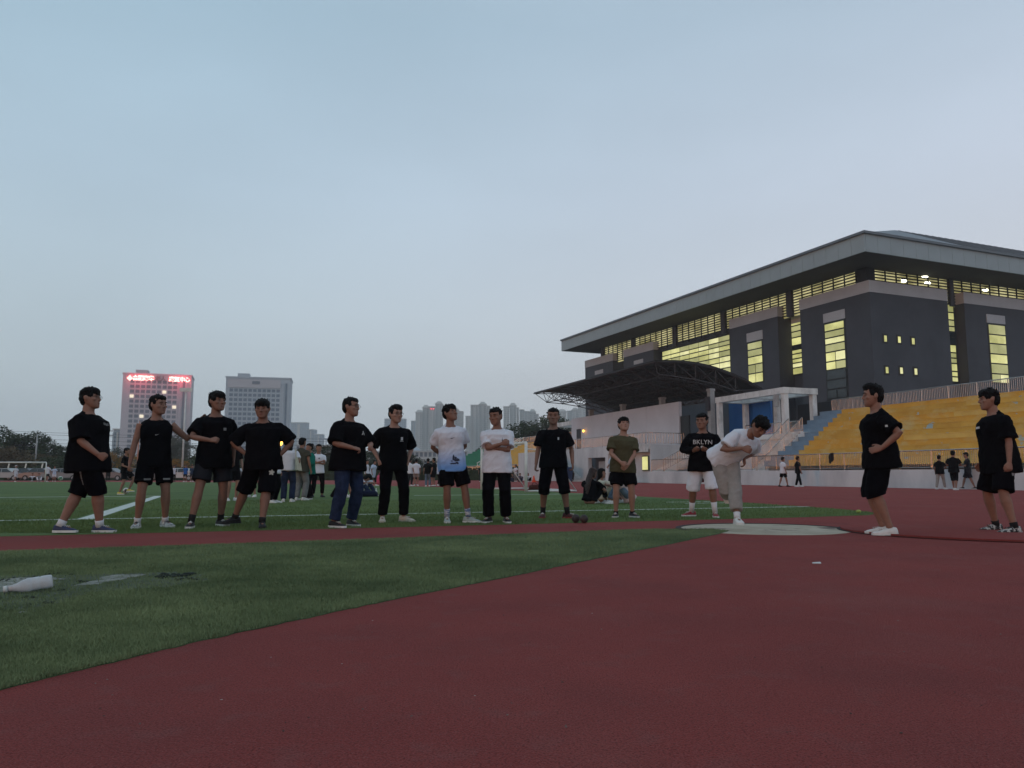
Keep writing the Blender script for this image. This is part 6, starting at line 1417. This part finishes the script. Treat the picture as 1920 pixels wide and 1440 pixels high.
# bags
def bagm(name, label, cat, u, v, L, Wd, Hh, m, yaw):
    c_ = G(u, v); b_ = thing(name, label, cat, (c_.x, c_.y, 0)); rr = Matrix.Rotation(yaw, 3, 'Z'); mb = MB(); loft(mb, [(c_ + rr @ V3((x * L, 0, Hh * .5 * q)), rr @ V3((0, Wd * q, 0)), V3((0, 0, Hh * .5 * q))) for x, q in ((-.5, .55), (-.42, .9), (0, 1), (.42, .9), (.5, .55))], 14, 2.8); mb.build('bag_body', m, b_, True)
    mb = MB(); mb.tube([c_ + rr @ V3((-.25 * L, 0, Hh * .95)), c_ + rr @ V3((-.1 * L, Wd * .5, Hh * 1.2)), c_ + rr @ V3((.1 * L, Wd * .5, Hh * 1.2)), c_ + rr @ V3((.25 * L, 0, Hh * .95))], .015, 6); mb.build('strap', m, b_, True)
bagm('backpack', 'dark navy backpack lying on the turf beside the small bottle', 'backpack', 692, 931, .55, .17, .20, cloth('navy_nylon', (.015, .02, .045)), .1)
bagm('duffel_bag', 'brown bag lying beside the goal frame', 'bag', 1003, 922, .5, .22, .30, cloth('brown_nylon', (.07, .022, .018)), .2)
bagm('pink_bag', 'small pink bag on the track right of the woman in pale blue', 'bag', 712, 908, .45, .2, .7, cloth('pink_nylon', (.45, .08, .14)), 0)
# upright bottle
c_ = G(705, 931); bt = thing('water_bottle', 'small clear bottle standing on the turf by the backpack', 'bottle', (c_.x, c_.y, 0)); M_pet = mat('clear_plastic', (.5, .55, .52), .2, .05)
mb = MB(); mb.lathe(c_, [(0, .036), (.01, .04), (.17, .04), (.20, .03), (.23, .016), (.245, .015)], 14); mb.build('bottle_body', M_pet, bt, True); mb = MB(); mb.lathe(c_ + V3((0, 0, .246)), [(0, .018), (.02, .018), (.022, .01)], 12); mb.build('cap', S_WHITE, bt, True)
# white bottle lying in the foreground
a_ = G(14, 1113); e_ = G(97, 1108); a_.z = .028; e_.z = .062; ax = (e_ - a_).normalized(); Lb = (e_ - a_).length
bl = thing('milk_bottle', 'empty frosted white plastic bottle lying on the worn turf', 'bottle', (a_ + e_) / 2 * 1 - V3((0, 0, ((a_ + e_) / 2).z)))
M_milk = mat('frosted_plastic', (.58, .58, .60), .35, scale=9, col2=(.72, .72, .73), bump=.3, bscale=30)
bs = M_milk.node_tree.nodes['Principled BSDF']; bs.inputs['Transmission Weight'].default_value = .35
mb = MB(); mb.lathe(a_, [(.0, .016), (.025, .016), (.028, .019), (.034, .019), (.045, .022), (.075, .034), (.10, .040), (.12, .0405), (.125, .038), (.13, .0405), (.16, .0405), (.165, .0375), (.172, .0405), (Lb - .03, .0405), (Lb - .006, .0385), (Lb, .033)], 28, ax); o = mb.build('bottle_body', M_milk, bl, True)
for v_ in o.data.vertices:
    p = v_.co.copy(); v_.co += V3((0, 0, 1)) * .006 * noise.noise(p * 9) + V3((0, 1, 0)) * .005 * noise.noise(p * 8 + V3((5, 0, 0)))
mb = MB(); mb.lathe(a_ - ax * .022, [(0, .017), (.002, .0195), (.021, .0195)], 20, ax); mb.build('cap', S_WHITE, bl, True)
# scrap of paper
c_ = G(1531, 1056); mb = MB(); mb.hexa([V3((c_.x + x, c_.y + y, z)) for x, y, z in ((-.035, -.012, -.003), (.03, -.018, -.003), (.035, .014, .004), (-.03, .012, .0), (-.035, -.012, .004), (.03, -.018, .003), (.035, .014, .010), (-.03, .012, .006))]); tag(recalc(mb.build('paper_scrap', PR_W)), 'tiny white paper scrap on the red rubber', 'paper')
# ================================================================== worn spots, soil and grass blades
import numpy as np
rng = np.random.default_rng(3)
PATCHES = []
def patch(name, pts, z, m, seed):
    pl_ = []; q = [V3(G(*p)) for p in pts]; k_ = len(q)
    for i in range(k_):
        for j in range(6):
            p = q[i].lerp(q[(i + 1) % k_], j / 6); r_ = noise.noise(V3((p.x * 6, p.y * 6, seed))) * .09 + noise.noise(V3((p.x * 23, p.y * 23, seed))) * .07; pl_.append((p.x + r_, p.y + r_ * .8))
    sheet(name, pl_, z, m); PATCHES.append((name, pl_))
M_sand = mat('pale_sand', (.10, .105, .08), .95, scale=11, col2=(.31, .30, .27)); M_soil = mat('dark_soil', (.022, .028, .022), .98, .4, 25, bump=1, bscale=70); M_dust = mat('dusty_turf', (.062, .085, .062), .95, scale=9, col2=(.12, .135, .11), bump=.8, bscale=120)
patch('dusty_patch', [(-90, 1125), (40, 1150), (170, 1110), (330, 1100), (400, 1085), (330, 1072), (150, 1078), (-90, 1080)], .0005, M_dust, 1)
patch('sand_patch', [(150, 1098), (185, 1096), (245, 1083), (270, 1077), (235, 1077), (190, 1083)], .003, M_sand, 2)
patch('sand_patch', [(-60, 1120), (20, 1108), (70, 1090), (118, 1087), (90, 1083), (30, 1084), (-60, 1095)], .0035, M_sand, 3)
patch('sand_patch', [(12, 1152), (45, 1146), (40, 1151)], .003, M_sand, 4)
mb = MB(); rnd = random.Random(9)
for (u, v, n_, sp, sz) in ((322, 1082, 26, .13, .022), (345, 1086, 12, .10, .014), (50, 1121, 8, .05, .012), (85, 1131, 8, .06, .012), (122, 1106, 6, .03, .010), (150, 1092, 8, .05, .012), (30, 1086, 12, .14, .012), (90, 1080, 12, .16, .012)):
    c_ = G(u, v)
    for i in range(n_):
        s_ = sz * rnd.uniform(.3, .85); mb.ell((c_.x + rnd.gauss(0, sp * .5), c_.y + rnd.gauss(0, sp * .5), s_ * .3), s_ * rnd.uniform(1, 2.2), s_ * rnd.uniform(1, 2), s_ * rnd.uniform(.6, 1.1), Matrix.Rotation(rnd.uniform(0, 3), 3, 'Z'), 7, 5)
tag(mb.build('soil_clump', M_soil, None, True), 'clods of dark soil scattered on the worn turf', None, None, 'stuff')
def inside(px, py, poly):
    r_ = np.zeros(len(px), bool); n_ = len(poly)
    for i in range(n_):
        x0, y0 = poly[i][0], poly[i][1]; x1, y1 = poly[(i + 1) % n_][0], poly[(i + 1) % n_][1]
        c_ = ((y0 > py) != (y1 > py)) & (px < (x1 - x0) * (py - y0) / ((y1 - y0) if y1 != y0 else 1e-9) + x0); r_ ^= c_
    return r_
def blades(name, label, poly, n_, y0, y1, hh, m, pw, wd=.0028):
    t = rng.random(n_ * 3); y = (y0 ** (1 - pw) + t * (y1 ** (1 - pw) - y0 ** (1 - pw))) ** (1 / (1 - pw)); x = (rng.random(n_ * 3) * 1.46 - .74) * y
    ok = inside(x, y, poly)
    for nm, pl_ in PATCHES:
        ins = inside(x, y, pl_); ok &= ~(ins & (rng.random(len(x)) < (.78 if nm == 'sand_patch' else .5)))
    s_ = BV.x * x + BV.y * y; t_ = AV.x * x + AV.y * y; ok &= ~((s_ > 13.85) & (s_ < 14.08)); ok &= ~((s_ > 13.9) & (t_ > -2.27) & (t_ < -1.87))
    x = x[ok][:n_]; y = y[ok][:n_]; k_ = len(x)
    a = rng.random(k_) * 6.283; h = hh * (0.5 + rng.random(k_)); l_ = h * (.2 + rng.random(k_) * .9); w = wd * (0.6 + .2 * y / y0 * .5)
    la = rng.random(k_) * 6.283
    v_ = np.zeros((k_, 3, 3), np.float32)
    v_[:, 0] = np.stack([x - np.cos(a) * w, y - np.sin(a) * w, np.full(k_, -.002)], 1); v_[:, 1] = np.stack([x + np.cos(a) * w, y + np.sin(a) * w, np.full(k_, -.002)], 1); v_[:, 2] = np.stack([x + np.cos(la) * l_, y + np.sin(la) * l_, h], 1)
    me = bpy.data.meshes.new(name); me.vertices.add(k_ * 3); me.vertices.foreach_set('co', v_.reshape(-1)); me.loops.add(k_ * 3); me.loops.foreach_set('vertex_index', np.arange(k_ * 3, dtype=np.int32)); me.polygons.add(k_)
    me.polygons.foreach_set('loop_start', np.arange(k_, dtype=np.int32) * 3); me.polygons.foreach_set('loop_total', np.full(k_, 3, np.int32)); me.update(); me.validate()
    tag(link_mesh(name, me, m), label, None, None, 'stuff')
M_blade = mat('turf_blade', (0.110, 0.145, 0.070), .9, scale=0.9, col2=(0.240, 0.285, 0.140), spec=.15)
blades('turf_blades', 'short worn artificial grass of the throwing sector', near, 330000, 2.6, 11.0, .013, M_blade, 1.7)
M_blade2 = mat('field_blade', (0.100, 0.145, 0.052), .9, scale=0.5, col2=(0.155, 0.210, 0.075), spec=.15)
blades('field_blades', 'short artificial grass along the near edge of the football field', fld, 120000, 9.5, 22, .022, M_blade2, 2.2, .006)

# crumbs of rubber, leaves and chips lying about
mb = MB(); rnd = random.Random(17)
for i in range(170):
    y = 2.2 + 8.5 * rnd.random() ** 1.4; x = rnd.uniform(-.62, .66) * y; s_ = rnd.uniform(.0012, .0036) * (1.5 if rnd.random() < .12 else 1)
    mb.ell((x, y, .001 + s_ * .3), s_ * rnd.uniform(.8, 2), s_, s_ * .5, Matrix.Rotation(rnd.uniform(0, 3), 3, 'Z'), 6, 4)
tag(mb.build('ground_crumbs', mat('crumb', (.08, .045, .04), .9, scale=0.8, col2=(.32, .28, .25), lo=.5, hi=.6), None, True), 'tiny crumbs and chips scattered over the red rubber and turf', None, None, 'stuff')
